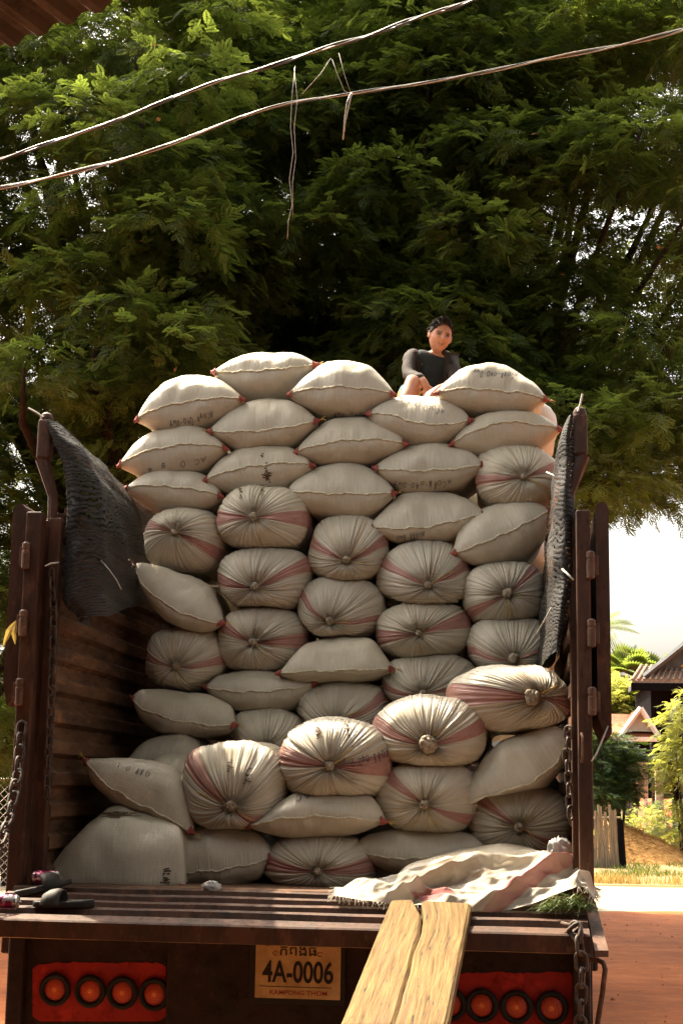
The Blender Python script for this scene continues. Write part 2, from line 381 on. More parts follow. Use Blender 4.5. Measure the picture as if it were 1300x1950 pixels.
def tied(box, knot, Y, stripes, label, ks=1.0, L=.86, D=.20, sup=2.5, pleat=1.0, twine=None, lean=0.0):
    x0, x1, y0, y1 = box; cx, cy = (x0+x1)/2, (y0+y1)/2
    C = at(cx, cy, Y+.13); k = mpp(Y+.13); a, b = (x1-x0)/2*k, (y1-y0)/2*k; K = at(knot[0], knot[1], Y)
    th = thing('grain_sack', (C[0], C[1]+.2, C[2]-b), label, 'sack', SGROUP)
    nphi, ns, nb = 300, 30, 9
    r = np.random.default_rng(int(cx*7+cy)); ph = np.linspace(0, 2*np.pi, nphi, endpoint=False)
    P = np.zeros(nphi)
    for f in list(r.integers(6, 16, 3))+list(r.integers(20, 60, 9)): P += r.uniform(.5, 1)*np.cos(f*ph+r.uniform(0, 6.28))/(f/14)**.35
    P /= P.std(); P = 1-np.abs(P)**.75*1.0                       # rounded ridges, sharp valleys
    Pb = np.zeros(nphi)
    for f in (2, 3, 4, 5): Pb += r.uniform(.3, 1)*np.cos(f*ph+r.uniform(0, 6.28))
    cosp, sinp = np.cos(ph), np.sin(ph); Rr = ((np.abs(cosp)/a)**sup+(np.abs(sinp)/b)**sup)**(-1/sup)*(1+.018*Pb)
    V = np.zeros((nphi, ns+nb, 3)); UV = np.zeros((nphi, ns+nb, 2))
    for j in range(ns+nb):
        if j < ns: s = (j/(ns-1))**1.15; q = math.sin(s*math.pi/2)**.86; y = D*(1-max(0, math.cos(s*math.pi/2))**.9); tp = 1
        else: t = (j-ns+1)/nb; s = 1; y = D+(L-D)*t; q = (1-max(0, (t-.55)/.45)**2.4*.75); tp = 1
        w = smin(min(1, s*1.05)); ex, ez = (K[0]-C[0])*(1-w), (K[2]-C[2])*(1-w)
        env = min(1, s/.10)*math.exp(-(s/.52)**2)*.0080*pleat if j < ns else 0
        Rj = Rr*q*(1+(0.016*P*math.exp(-((s-.75)/.35)**2)*pleat if j < ns else 0))
        V[:, j, 0] = C[0]+ex+Rj*cosp+lean*(y-D) ; V[:, j, 2] = C[2]+ez+Rj*sinp
        dim = .030*math.exp(-(s/.13)**2) if j < ns else 0
        V[:, j, 1] = Y+y+dim-env*P*(a/.21)
        UV[:, j, 0] = ph/(2*np.pi); UV[:, j, 1] = s*(a+b)/2*1.25 if j < ns else (a+b)/2*1.25+(y-D)
    Vf = V.reshape(-1, 3)
    n1 = fbm(Vf, 5.5, 2, cx*.01)
    Vf[:, 1] += n1*.018; Vf[:, 0] += n1*(Vf[:, 0]-C[0])*.085; Vf[:, 2] += n1*(Vf[:, 2]-C[2])*.085
    # the seam of the UV: repeat the first column so the angle does not wrap back
    V2 = np.concatenate([Vf.reshape(nphi, -1, 3), Vf.reshape(nphi, -1, 3)[:1]], 0); U2 = np.concatenate([UV, UV[:1]+np.array([1, 0])], 0)
    F = grid_faces(nphi+1, ns+nb); F = F[:, ::-1]
    o = mk('bag', V2.reshape(-1, 3), F, M['tied'], th, uv=U2.reshape(-1, 2))
    al, ar, wd = stripes; o['stripes'] = (((al % 360)/360), ((ar % 360)/360), wd)
    BVH[th.name] = BVHTree.FromPolygons([Vector(v) for v in V2.reshape(-1, 3)], [tuple(f) for f in F.tolist()])
    kr = .0125*ks*rnd.uniform(.8, 1.15); kc = K+np.array([0, .004, 0])
    vs, fs = crumple(kc, kr, cx, (1.15, 1.0, 1.1), amp=.75, f=2.6)
    mb_V, mb_F = list(vs), [tuple(f) for f in fs.tolist()]
    for i in range(int(5+3*ks)):                                  # ruffled ends of the gathered mouth
        an = rnd.uniform(0, 6.28); rr = kr*rnd.uniform(.5, 1.15)
        v2, f2 = crumple(kc+np.array([math.cos(an)*rr, -kr*rnd.uniform(.1, .9), math.sin(an)*rr]), kr*rnd.uniform(.35, .6), cx+i*3.1, (1, .6, 1), 10, 7, .8, 3)
        bb = len(mb_V); mb_V += list(v2); mb_F += [tuple(int(q)+bb for q in f) for f in f2.tolist()]
    mk('knot', mb_V, mb_F, M['knot'], th)
    tb = MB()
    ends = twine if twine is not None else [(rnd.uniform(-90, 60), rnd.uniform(25, 60)) for _ in range(rnd.choice([1, 1, 2]))]
    for an, ln in ends:
        pts = []
        for q in range(7):
            t = q/6; h = surf_hit(BVH[th.name], knot[0]+math.cos(rad(an))*ln*t+3*math.sin(5*t+an), knot[1]-math.sin(rad(an))*ln*t+4*t*t)
            if h is not None: pts.append(h[0]+h[1]*(.004 if t > .1 else .02))
        if len(pts) > 2: tb.tube(pts, .0022, 5)
    if tb.V: tb.build('twine', M['twine'], th, smooth=True)
    return th

def seamed(cl, cr, top, bot, seam, Y, label, p=2.5, q=.93, L=.86, A=.17, topl=None, botl=None, wob=1.0, showseam=True, tips=(1, 1), Yl=0, Yr=0, pts=None):
    """the sewn end of a sack: corners cl, cr and the top, bottom and seam heights half-way, in photo pixels"""
    Pl, Pr = at(cl[0], cl[1], Y+.05+Yl), at(cr[0], cr[1], Y+.05+Yr); mid = (Pl+Pr)/2; ex = Pr-Pl; Wd = np.linalg.norm(ex)/2; ex /= 2*Wd
    ez = np.cross(ex, np.array([0, 1.0, 0])); ez /= np.linalg.norm(ez)
    if ez[2] < 0: ez = -ez
    ey = np.cross(ez, ex); ey = ey if ey[1] > 0 else -ey
    mx = (cl[0]+cr[0])/2; my = (cl[1]+cr[1])/2; k = mpp(Y+.05); cs = max(.5, abs(ez[2]))
    ht, hb, h0 = (my-top)*k*cs, (my-bot)*k*cs, (my-seam)*k*cs
    nu = 57; u = np.linspace(-1, 1, nu); u = np.sign(u)*(1-(1-np.abs(u))**1.25)
    def prof(l, h):
        if l is None: return h*(1-np.abs(u)**p)**q
        xs, hsn = [-1], [0]
        for (X, Yp) in l:
            v = at(X, Yp, Y+.05)-mid; xs.append(np.dot(v, ex)/Wd); hsn.append(np.dot(v, ez))
        xs.append(1); hsn.append(0); o = np.argsort(xs); y = np.interp(u, np.array(xs)[o], np.array(hsn)[o])
        for _ in range(5): y[1:-1] = (y[:-2]+2*y[1:-1]+y[2:])/4
        return y
    T, B = prof(topl, ht), prof(botl, hb); r = np.random.default_rng(int(mx*3+my))
    if pts is None: sm = h0*(1-u**2)**.8
    else: sm = prof(pts, h0)
    sm = sm+wob*.0042*(np.sin(u*r.uniform(9, 14)+r.uniform(0, 6))+.6*np.sin(u*r.uniform(20, 30)+r.uniform(0, 6)))*(1-u**2)
    fu = (1-np.abs(u)**2.6)
    nc, nb = 15, 9
    def surface(T, fT):
        V = np.zeros((nu, nc+nb, 3)); UV = np.zeros((nu, nc+nb, 2))
        for j in range(nc+nb):
            if j < nc: t = j/(nc-1)*math.pi/2; g = math.sin(t)**.92; y = 1-math.cos(t); yy = A*(.22+.78*fu)*y
            else: t = (j-nc+1)/nb; g = math.cos(max(0, (t-.6)/.4)*math.pi/2)**.7*.999+.001; yy = A*(.22+.78*fu)+(L-A)*t
            z = sm*(1-g if j < nc else 0)+T*fT*g if j < nc else T*fT*g+h0*.3*(1-g)
            yo = .045*np.abs(u)**3
            V[:, j] = mid+np.outer(u*Wd*(1-(.10*min(1, max(0, (yy.mean()-.08)/.2)))), ex)+np.outer(z, ez)+np.outer(yy+yo-.05, ey)
            UV[:, j, 0] = u*Wd; UV[:, j, 1] = (t/1.57*(np.abs(T)+A)*.8 if j < nc else (np.abs(T)+A)*.8+(L-A)*t)
        return V, UV
    def fit(T, want, sgn):
        f = 1.0
        for _ in range(6):                                       # silhouette against the wanted height in the photo
            V, _u = surface(T, f); c = nu//2; ys = [pyof(V[c, j]) for j in range(nc+4)]
            got = min(ys) if sgn > 0 else max(ys)
            base = my; f *= 1+.8*(((base-want)/(base-got+1e-9) if abs(base-got) > 1 else 1)-1); f = min(1.7, max(.6, f))
        return f
    fT = fit(T, top, 1) if topl is None else 1.0
    Vt, Ut = surface(T, fT); Vb, Ub = surface(B, 1.0); Ub[:, :, 1] *= -1; Ub[:, :, 1] -= .0
    V = np.concatenate([Vb[:, ::-1][:, :-1], Vt], 1); UV = np.concatenate([Ub[:, ::-1][:, :-1], Ut], 1)
    nvv = V.shape[1]; Vf = V.reshape(-1, 3)
    n1 = fbm(Vf, 4.5, 2, mx*.013); n2 = fbm(Vf, 13, 2, my*.02)
    dd = (Vf-mid-ey*.25); dl = np.linalg.norm(dd, axis=1)+1e-6
    Vf += dd/dl[:, None]*(n1*.023+n2*.006)[:, None]*np.repeat(fu, nvv)[:, None]
    V = Vf.reshape(nu, nvv, 3)
    c = mid+ey*.25
    th = thing('grain_sack', (c[0], c[1], Vf[:, 2].min()), label, 'sack', SGROUP)
    F = grid_faces(nu, nvv)
    mk('bag', Vf, F, M['seamed'], th, uv=UV.reshape(-1, 2))
    BVH[th.name] = BVHTree.FromPolygons([Vector(v) for v in Vf], [tuple(f) for f in F.tolist()])
    sj = Vb.shape[1]-1
    if showseam:                                                 # the turned and stitched edge stands out as a thin flap
        P = V[:, sj]; mb = MB(); fl = MB(); n = nu
        rows = []
        for i in range(n):
            w = (.0085+.0025*math.sin(i*1.7+mx))*min(1, (1-abs(u[i]))*9+.25)
            o1 = -ey*w+ez*(.15*w+.002*math.sin(i*2.3+my)); rows.append((P[i]+ey*.008+ez*.005, P[i]+o1+ez*.0045, P[i]+o1*1.1-ez*.003, P[i]+ey*.006-ez*.006))
        VV = [q for rw in rows for q in rw]; FF = [(i*4+a, i*4+(a+1) % 4, (i+1)*4+(a+1) % 4, (i+1)*4+a) for i in range(n-1) for a in range(4)]
        FF += [(0, 1, 2, 3), ((n-1)*4+3, (n-1)*4+2, (n-1)*4+1, (n-1)*4)]
        mk('seam', VV, FF, M['seam'], th)
    for side, on in ((0, tips[0]), (1, tips[1])):                 # the red corners
        if not on: continue
        i = 0 if side == 0 else nu-1; sg = -1 if side == 0 else 1; Pc = V[i, sj]
        i2 = 5 if side == 0 else nu-6; Pin = V[i2, sj]; ax = Pc-Pin; ln = np.linalg.norm(ax); ax /= ln
        nn = 12; VV = []; prof_ = [(-.026, .0, 1.0), (-.018, .0, 1.06), (-.006, .0, 1.0), (.004, .0, .9), (.010, .0, 1.05), (.011, .0, .3)]
        for (s_, _z, g) in prof_:
            base = Pc+ax*s_; ri = .009+max(0, -s_)*.46
            for a_ in range(nn):
                an = 2*math.pi*a_/nn; wv = 1+.22*math.sin(3*an+s_*200+mx)
                VV.append(base+(ez*math.cos(an)*ri*1.08+ey*math.sin(an)*ri*.95)*g*wv)
        FF = [(a*nn+b, a*nn+(b+1) % nn, (a+1)*nn+(b+1) % nn, (a+1)*nn+b) for a in range(len(prof_)-1) for b in range(nn)]+[tuple(range((len(prof_)-1)*nn, len(prof_)*nn))]
        mk('corner_ear', VV, FF, M['tip'], th)
        if r.random() < .6:
            tb = MB()
            for _ in range(4):
                d = ax*r.uniform(.015, .04)+ez*r.uniform(-.02, .012)-ey*r.uniform(0, .02); tb.tube([Pc+ax*.012, Pc+ax*.012+d*.6+ez*.004, Pc+ax*.012+d], .0016, 4)
            tb.build('twine', M['twine'], th)
    return th

U_ = 8.10                                                        # front of the upper wall of sacks
s1 = seamed((404, 709), (604, 694), 669, 766, 711, U_+.10, 'seamed off-white sack at the very top of the load, rim lit by the sun')
s2 = seamed((258, 801), (465, 761), 716, 816, 768, U_, 'seamed sack with a line of handwriting, sticking out at the upper left of the load')
write(s2, 'AC088-040-Duy', 404, 783, 322, 806, 13)
s3 = seamed((548, 752), (752, 752), 687, 788, 741, U_, 'seamed top row sack nearest left of the seated man, handwriting under its seam')
write(s3, 'AC088-040-Duy', 738, 780, 632, 786, 10)
s4 = seamed((396, 821), (606, 801), 760, 855, 824, U_, 'seamed off-white sack in the second row down, under the topmost sack, without writing')
s5 = seamed((225, 888), (433, 855), 809, 904, 853, U_, 'seamed off-white sack with a few scattered marker letters, furthest to the left of the load')
write(s5, 'AC 0  g 4', 392, 868, 278, 893, 13)
s6 = seamed((387, 916), (598, 887), 845, 940, 889, U_, 'seamed off-white sack with a dark smudged print hanging from the middle of its seam')
smudge(s6, 508, 905, 12, 28, 34); smudge(s6, 500, 868, 8, 6, 6)
s7 = seamed((236, 931), (424, 946), 896, 972, 929, U_, 'flat seamed sack whose left end goes behind the black shade net', p=2.8)
s8 = seamed((560, 863), (775, 846), 792, 884, 842, U_, 'plain seamed sack below the one nearest left of the seated man')
s9 = seamed((543, 936), (754, 939), 880, 988, 944, U_, 'plain seamed sack just right of the tied sack with long dark stains')
s10 = seamed((828, 749), (1042, 762), 695, 786, 746, U_, 'seamed sack right of the seated man with writing across its crown')
write(s10, 'AC088-040-Duy', 985, 712, 900, 704, 10)
s11 = seamed((698, 788), (898, 800), 751, 847, 810, U_, 'seamed sack directly below the seated man, slanting handwriting near its crown', pts=[(740, 792), (800, 812), (860, 812)])
write(s11, 'AC040-Duy', 846, 778, 776, 764, 11)
s12 = seamed((857, 847), (1069, 818), 782, 868, 812, U_, 'plain seamed sack beside the rounded top of the steel stake, its seam arching upwards', pts=[(905, 822), (965, 806), (1030, 812)])
s13 = seamed((711, 891), (923, 884), 845, 936, 900, U_, 'seamed sack left of the highest tied sack, a line of handwriting at its foot')
write(s13, 'AC088-040-Duy', 858, 915, 748, 920, 11)
s14 = seamed((703, 1004), (925, 978), 934, 1034, 1005, U_, 'seamed sack with its handwriting low at the middle, resting on two tied sacks', pts=[(750, 1010), (812, 1008), (880, 992)])
write(s14, 'AC088-040', 808, 1012, 754, 1022, 10)
s15 = seamed((861, 1055), (1050, 970), 962, 1078, 1022, U_-.05, 'seamed sack tilted up to the right against the hanging net in the upper right')
s16 = seamed((252, 1074), (425, 1188), 1085, 1200, 1158, U_-.15, 'seamed sack tilted steeply down to the right below the shade net at the left wall', topl=[(268, 1070), (310, 1076), (355, 1090), (395, 1115), (418, 1160)], botl=[(275, 1150), (310, 1185), (360, 1200), (405, 1200)], pts=[(275, 1115), (310, 1148), (355, 1172), (395, 1184)])
s17 = seamed((527, 1283), (749, 1275), 1211, 1300, 1279, U_-.15, 'box-shaped seamed sack in the middle of the load with its seam low near the base', topl=[(545, 1262), (578, 1216), (640, 1209), (705, 1213), (735, 1250)], p=3)
s18 = seamed((388, 1308), (603, 1300), 1275, 1357, 1318, U_-.10, 'long seamed sack wedged under two tied sacks left of the box-shaped sack', topl=[(410, 1285), (470, 1270), (540, 1275), (590, 1290)], p=3)
s19 = seamed((250, 1328), (450, 1382), 1312, 1402, 1374, U_-.25, 'grey shaded seamed sack against the left wall under a tied sack', topl=[(262, 1312), (320, 1310), (390, 1320), (440, 1345)], botl=[(262, 1370), (300, 1396), (380, 1404), (435, 1398)], pts=[(270, 1350), (330, 1372), (400, 1383)])
s20 = seamed((242, 1448), (392, 1442), 1398, 1470, 1456, U_-.30, 'bluish shaded sack in the dark behind the tilted front sack at the left', showseam=False, tips=(0, 0), p=3)
s20b = seamed((272, 1478), (368, 1480), 1437, 1500, 1480, 7.55, 'small visible hump of a sack squeezed behind the tilted front left sack', showseam=False, tips=(0, 0), p=3, L=.5)
FR = 7.18
s21 = seamed((160, 1446), (368, 1586), 1470, 1585, 1541, FR+.06, 'seamed sack sloping on top of the big slumped front sack, numbers written on it', topl=[(175, 1443), (225, 1442), (285, 1448), (335, 1475), (362, 1530)], botl=[(170, 1495), (215, 1532), (275, 1560), (330, 1585)], pts=[(178, 1466), (215, 1500), (265, 1532), (320, 1556), (352, 1578)], L=.6)
write(s21, '088.091', 286, 1471, 222, 1452, 10)
s22 = seamed((80, 1668), (352, 1690), 1535, 1697, 1690, FR-.14, 'big slumped sack with brown smudges at the front left corner of the truck bed', topl=[(106, 1626), (146, 1570), (176, 1536), (210, 1529), (250, 1542), (300, 1560), (344, 1580), (356, 1632)], botl=[(130, 1692), (220, 1697), (320, 1697)], pts=[(130, 1688), (220, 1693), (320, 1694)], showseam=False, tips=(0, 1), A=.30, L=.7)
smudge(s22, 222, 1553, 40, 8, 44, .006); smudge(s22, 316, 1668, 14, 34, 30, .006)
s23 = seamed((296, 1662), (522, 1632), 1575, 1692, 1656, FR+.08, 'seamed sack on the bed floor right of the big slumped sack', topl=[(315, 1600), (352, 1577), (420, 1574), (485, 1584), (512, 1608)], botl=[(330, 1690), (420, 1693), (490, 1680)], pts=[(350, 1664), (430, 1656), (490, 1644)], L=.7)
s24 = seamed((470, 1575), (734, 1565), 1508, 1597, 1557, FR+.02, 'seamed sack marked with two letters under the front tied sack with handwriting', topl=[(500, 1552), (560, 1510), (630, 1513), (705, 1514), (726, 1540)], pts=[(530, 1561), (600, 1554), (680, 1560)], L=.7)
write(s24, 'AC', 590, 1512, 560, 1519, 13, .0045)
s25 = seamed((670, 1615), (928, 1618), 1578, 1668, 1636, FR+.10, 'long seamed sack on the bed floor behind the torn cloth', topl=[(690, 1592), (760, 1578), (850, 1580), (905, 1592)], pts=[(720, 1632), (800, 1636), (880, 1624)], L=.7)
s26 = seamed((879, 1537), (1086, 1396), 1400, 1530, 1486, FR+.12, 'large plain sack tilted up to the right against the right wall', topl=[(890, 1490), (915, 1440), (955, 1406), (1010, 1390), (1060, 1378)], botl=[(910, 1520), (970, 1512), (1040, 1500), (1082, 1450)], pts=[(930, 1515), (1000, 1496), (1055, 1462)], L=.7)
s27 = seamed((752, 1672), (1088, 1668), 1612, 1695, 1680, 6.95, 'pale sunlit sack lying flat under the torn cloth at the right', topl=[(772, 1646), (830, 1633), (900, 1624), (960, 1616), (1030, 1620), (1075, 1640)], p=3, tips=(0, 0), showseam=False, L=.6)

# tied ends: box, knot, depth, stripe angles and half-width
t1 = tied((272, 424, 964, 1088), (331, 1013), U_-.06, (160, 337, .026), 'tied sack with a slanting pink stripe right beside the left shade net')
t2 = tied((409, 588, 920, 1046), (482, 983), U_-.10, (182, 357, .030), 'tied sack with a bold level pink stripe and long dark stains above its knot')
smudge(t2, 458, 935, 8, 30, 22, .004); smudge(t2, 500, 932, 7, 26, 18, .004)
t3 = tied((585, 739, 977, 1108), (659, 1066), U_-.06, (166, 12, .026), 'tied sack with a low knot, its pink stripe rising at both sides')
t4 = tied((412, 588, 1038, 1158), (485, 1116), U_-.10, (182, 16, .026), 'tied sack directly below the one with a bold level stripe, stripe rising to the right')
t5 = tied((407, 580, 1154, 1279), (481, 1223), U_-.10, (158, 358, .028), 'tied sack second below the one with the bold level stripe')
t6 = tied((566, 728, 1095, 1215), (627, 1183), U_-.08, (158, 345, .016), 'plump tied sack with a thin dull stripe, just above the box-shaped seamed sack')
t7 = tied((721, 892, 1028, 1152), (815, 1114), U_-.08, (164, 12, .022), 'smooth pale tied sack under the seamed sack with low handwriting')
t8 = tied((713, 893, 1145, 1254), (797, 1206), U_-.10, (190, 14, .030), 'tied sack with a wide fanning stripe, below the smooth pale tied sack')
t9 = tied((906, 1064, 843, 969), (997, 907), U_-.06, (186, 14, .024), 'highest tied sack in the load, under the seamed sack with arching seam')
t10 = tied((879, 1040, 1069, 1187), (966, 1130), U_-.12, (212, 38, .022), 'tied sack with a diagonal stripe and frayed knot beside the hanging net', ks=1.5)
t11 = tied((892, 1052, 1175, 1277), (977, 1254), U_-.16, (188, 5, .018), 'shaded tied sack with a low frayed knot near the right wall', ks=1.3)
t12 = tied((272, 427, 1189, 1312), (333, 1268), U_-.12, (175, 357, .020), 'tied sack against the left wall with its stripe showing only to the right')
t13 = tied((730, 908, 1245, 1345), (805, 1322), U_-.14, (185, 3, .016), 'grey shaded tied sack half hidden behind the front sack with the biggest knot')
t14 = tied((570, 736, 1296, 1392), (640, 1378), U_-.16, (200, 15, .020), 'grey shaded tied sack half hidden behind the front sack with handwriting')
t15 = tied((438, 574, 1349, 1432), (505, 1426), U_-.2, (200, -20, .012), 'small grey shaded tied sack in the gap above the front left tied sack')
t16 = tied((528, 743, 1372, 1518), (627, 1459), FR, (174, 356, .036), 'front tied sack with handwriting and a broad level maroon stripe', L=.62, ks=1.1)
write(t16, 'K088-040-Duy', 737, 1428, 650, 1450, 16, .0038)
smudge(t16, 607, 1397, 9, 20, 30, .006); smudge(t16, 661, 1388, 9, 16, 22, .006)
t17 = tied((713, 924, 1325, 1457), (814, 1418), FR+.08, (172, 8, .024), 'front tied sack with the biggest pale knot, right of the one with handwriting', L=.62, ks=2.1)
t18 = tied((866, 1078, 1268, 1390), (1014, 1328), FR+.10, (178, 350, .034), 'front tied sack with a ragged brown knot, highest of the front sacks at the right', L=.62, ks=2.2, lean=-.18)
t19 = tied((716, 906, 1454, 1582), (808, 1533), FR+.06, (150, 335, .022), 'front tied sack with trailing yellow twine, under the one with the biggest knot', L=.62, ks=1.4, twine=[(-55, 50), (-75, 42), (-120, 40)])
t20 = tied((345, 543, 1412, 1577), (438, 1536), FR+.02, (148, -40, .030), 'front tied sack at the left with brown stains and a knot near its base', L=.62, ks=1.5, twine=[(152, 70), (-30, 45)])
smudge(t20, 437, 1460, 10, 20, 14, .005); smudge(t20, 470, 1480, 12, 22, 16, .005)
t21 = tied((891, 1092, 1498, 1625), (988, 1576), FR+.14, (150, 330, .020), 'dark shaded tied sack on the right, behind the torn cloth', L=.62, ks=1.2)
t22 = tied((506, 708, 1592, 1700), (604, 1661), FR+.02, (178, 2, .026), 'lowest tied sack, standing on the bed floor in front of the centre', L=.62, ks=1.0)

# sacks packed behind the front stack (they carry the man and close the gaps)
def back_sack():
    th = thing('grain_sack', (0, 0, 0), 'off-white grain sack packed deep behind the front stack', 'sack', 'sacks packed behind the front stack')
    n, m = 24, 12; V = []
    for i in range(n):
        for j in range(m):
            a, t = 2*math.pi*i/n, j/(m-1); q = math.sin(math.pi*(t*.98+.01))**.35
            ca, sa = math.cos(a), math.sin(a)
            V.append((.31*q*np.sign(ca)*abs(ca)**.7, (t-.5)*1.0, .148+.148*q*np.sign(sa)*abs(sa)**.7))
    mk('bag', V, grid_faces(n, m, True), M['seamed'], th, uv=[(v[0], v[1]) for v in V]); return th
proto = back_sack(); first = True
for k in range(10):
    for c in range(4):
        t = proto
        if not first:
            t = proto.copy(); COL.objects.link(t)
            for ch in proto.children:
                d = ch.copy(); COL.objects.link(d); d.parent = t
        first = False
        t.location = (-.84+.60*c+.02*(k % 2), 9.55+.06*math.sin(k*2+c), 1.275+.288*k)
        t.rotation_euler = (0, 0, rnd.uniform(-.04, .04))
# ---------------------------------------------------------------- truck
XL, XR, YT, ZB = -1.12, 1.262, 6.90, 1.262
tk = thing('cargo_truck', (0.07, 8.5, 0.0), 'maroon cargo truck seen from behind, tailgate lowered and bed piled with sacks', 'truck')
MB().box((XL-.03, YT, ZB-.10), (XR+.03, 15.2, ZB), .01).build('bed_floor', M['bedwood'], tk)
def side_panel(x, sg):
    z, pts = ZB+.01, []
    while z < 2.90:
        pts += [(0, z), (0, z+.055), (-.030, z+.075), (-.030, z+.125), (0, z+.145)]; z += .145
    pts.append((0, 2.93)); ys = np.linspace(YT+.05, 15.2, 40); V, F = [], []
    for y in ys:
        for (d, zz) in pts: V.append((x+d*sg*-1+.006*math.sin(y*5+zz*3), y, zz))
    n = len(pts); F = [(i*n+j, i*n+j+1, (i+1)*n+j+1, (i+1)*n+j) for i in range(len(ys)-1) for j in range(n-1)]
    nb = len(V)
    for y in ys:
        for (d, zz) in pts: V.append((x+sg*.055, y, zz))
    F += [tuple(nb+q for q in f[::-1]) for f in F[:]]
    o = mk('side_panel', V, F, M['panel'], tk, smooth=False)
    f = MB()
    f.box((min(x-.004*sg, x+.055*sg), YT-.01, ZB-.02), (max(x-.004*sg, x+.055*sg), YT+.048, 2.95), .006)
    f.box((min(x-.004*sg, x+.06*sg), YT+.05, 2.932), (max(x-.004*sg, x+.06*sg), 15.2, 2.985), .008)
    f.box((min(x+.05*sg, x+.085*sg), YT+.004, ZB-.3), (max(x+.05*sg, x+.085*sg), YT+.04, 2.94), .004)  # filler strip added so no light shows between post and panel
    f.build('panel_frame', M['post'], tk)
side_panel(XL, -1); side_panel(XR, 1)
def corner(xp0, xp1, xl0, xl1, xh, ztop, lz0, sg):
    p = MB(); p.box((xp0, YT-.09, ZB-.10), (xp1, YT-.005, ztop), .008)
    p.box((xp0-.012, YT-.075, ZB-.3), (xp1+.012, YT-.012, ZB-.102), .01)
    po = p.build('corner_post', M['post'], tk)
    # swung-back gate leaf seen on its edge: rounded head, tapering foot
    r = (xl1-xl0)/2; cx = (xl0+xl1)/2; n = 10; prof = []
    for k in range(n+1):
        a = math.pi*k/n; prof.append((cx+r*math.cos(a), ztop-r*.1+r*1.5*math.sin(a)))
    prof += [(xl0, lz0+.10), (cx+.3*r*sg, lz0), (xl1, lz0+.03 if sg > 0 else lz0+.06)]
    V = [(x, YT-.055, z) for x, z in prof]+[(x, YT+.55, z) for x, z in prof]; m = len(prof)
    F = [tuple(range(m)), tuple(range(2*m-1, m-1, -1))]+[(i, i+m, (i+1) % m+m, (i+1) % m) for i in range(m)]
    leaf = mk('gate_leaf', V, F, M['post'], tk, smooth=False)
    MB().box((xl0+.012*(sg < 0), YT+.552, lz0+.1), (xl1-.012*(sg > 0), YT+1.5, ztop-.06), .006).build('gate_sheet', M['panel'], leaf)
    return po
pL = corner(-1.262, -1.187, -1.338, -1.272, -1.268, 2.965, 2.06, -1)
pR = corner(1.284, 1.346, 1.372, 1.432, 1.359, 2.965, 1.94, 1)
def hinge(px, py, post):
    c = at(px, py, YT-.10); h = MB(); h.lathe([(.012, -.062), (.019, -.058), (.019, .02), (.016, .022), (.016, .03), (.019, .032), (.019, .056), (.010, .064)], c, 'z', 14)
    h.box((c[0]-.036, c[1]+.012, c[2]-.045), (c[0]+.036, c[1]+.024, c[2]+.045), .003); h.build('hinge', M['hinge'], tk)
for q in ((49, 1058), (44, 1187), (37, 1318)): hinge(*q, pL)
for q in ((1124, 1076), (1126, 1206), (1127, 1336)): hinge(*q, pR)
def stanchion(x, sg):
    s = MB(); w = .032
    s.box((x-w, YT-.02, 3.235), (x+w, YT+.06, 3.43), .012)
    s.lathe([(w*1.0, 0), (w*.98, .012), (w*.8, .028), (w*.45, .038), (.002, .042)], (x, YT+.02, 3.43), 'z', 18)
    s.tube([(x+.01*sg, YT+.02, 3.24), (x-.02*sg, YT+.02, 3.15), (x-.05*sg, YT+.02, 3.06), (x-.055*sg, YT+.02, 2.93)], [.036, .030, .024, .024], 8)
    s.build('stanchion', M['post'], tk)
    for y in (9.0, 11.0, 13.0):
        q = MB(); q.box((x-.03-.04*sg, y, 2.93), (x+.03-.04*sg, y+.06, 3.42), .006); q.build('stanchion', M['post'], tk)
    MB().tube([(x, YT+.05, 3.40), (x, 11, 3.36), (x, 13.1, 3.34)], .022, 10).build('top_rail', M['post'], tk)
    t = MB(); b = np.array([x-.01, YT-.01, 3.44])
    d = [(-.035, 0, .025), (-.075, 0, .045)] if sg < 0 else [(.012, 0, .04), (.022, 0, .085)]
    t.tube([b, b+np.array(d[0]), b+np.array(d[1])], .0045, 6); t.build('wire_tie', M['wire_white'], tk)
M['wire_white'] = simple('pale_wire', (.50, .48, .43), (.36, .34, .30), 20, .5)
stanchion(-1.222, -1); stanchion(1.312, 1)

# lowered tailgate: ribbed sheet sloping gently down to its heavy rear edge
def tg(y): return ZB-.004-.197*(YT-y)
pts = [(YT, tg(YT)-.002)]; y = YT-.075
for k in range(4):
    for dy, h in ((0, 0), (-.008, .022), (-.050, .024), (-.060, .0)): pts.append((y+dy, tg(y+dy)+h))
    y -= .108
ye = 6.285
pts += [(ye+.095, tg(ye+.095)), (ye+.088, tg(ye+.088)+.020), (ye+.006, tg(ye)+.022), (ye, tg(ye)+.015), (ye, tg(ye)-.052), (ye+.05, tg(ye)-.058), (ye+.06, tg(ye)-.02), (YT, tg(YT)-.05)]
xs = np.linspace(-1.215, 1.300, 60); n = len(pts); V = []
for i, x in enumerate(xs):
    for (yy, zz) in pts: V.append((x, yy+.003*math.sin(x*3.1+zz*9), zz+.004*noise.noise(Vector((x*2.4, yy*6, 0)))))
F = [(i*n+j, (i+1)*n+j, (i+1)*n+(j+1) % n, i*n+(j+1) % n) for i in range(len(xs)-1) for j in range(n)]+[tuple(range(n))[::-1], tuple((len(xs)-1)*n+k for k in range(n))]
tgo = mk('tailgate', V, F, [M['bedrail'], M['post']], tk, smooth=False)
for p in tgo.data.polygons: p.material_index = 0 if p.normal.z > .55 else 1      # maroon paint on upright faces, tops lightened to stand for sunlight
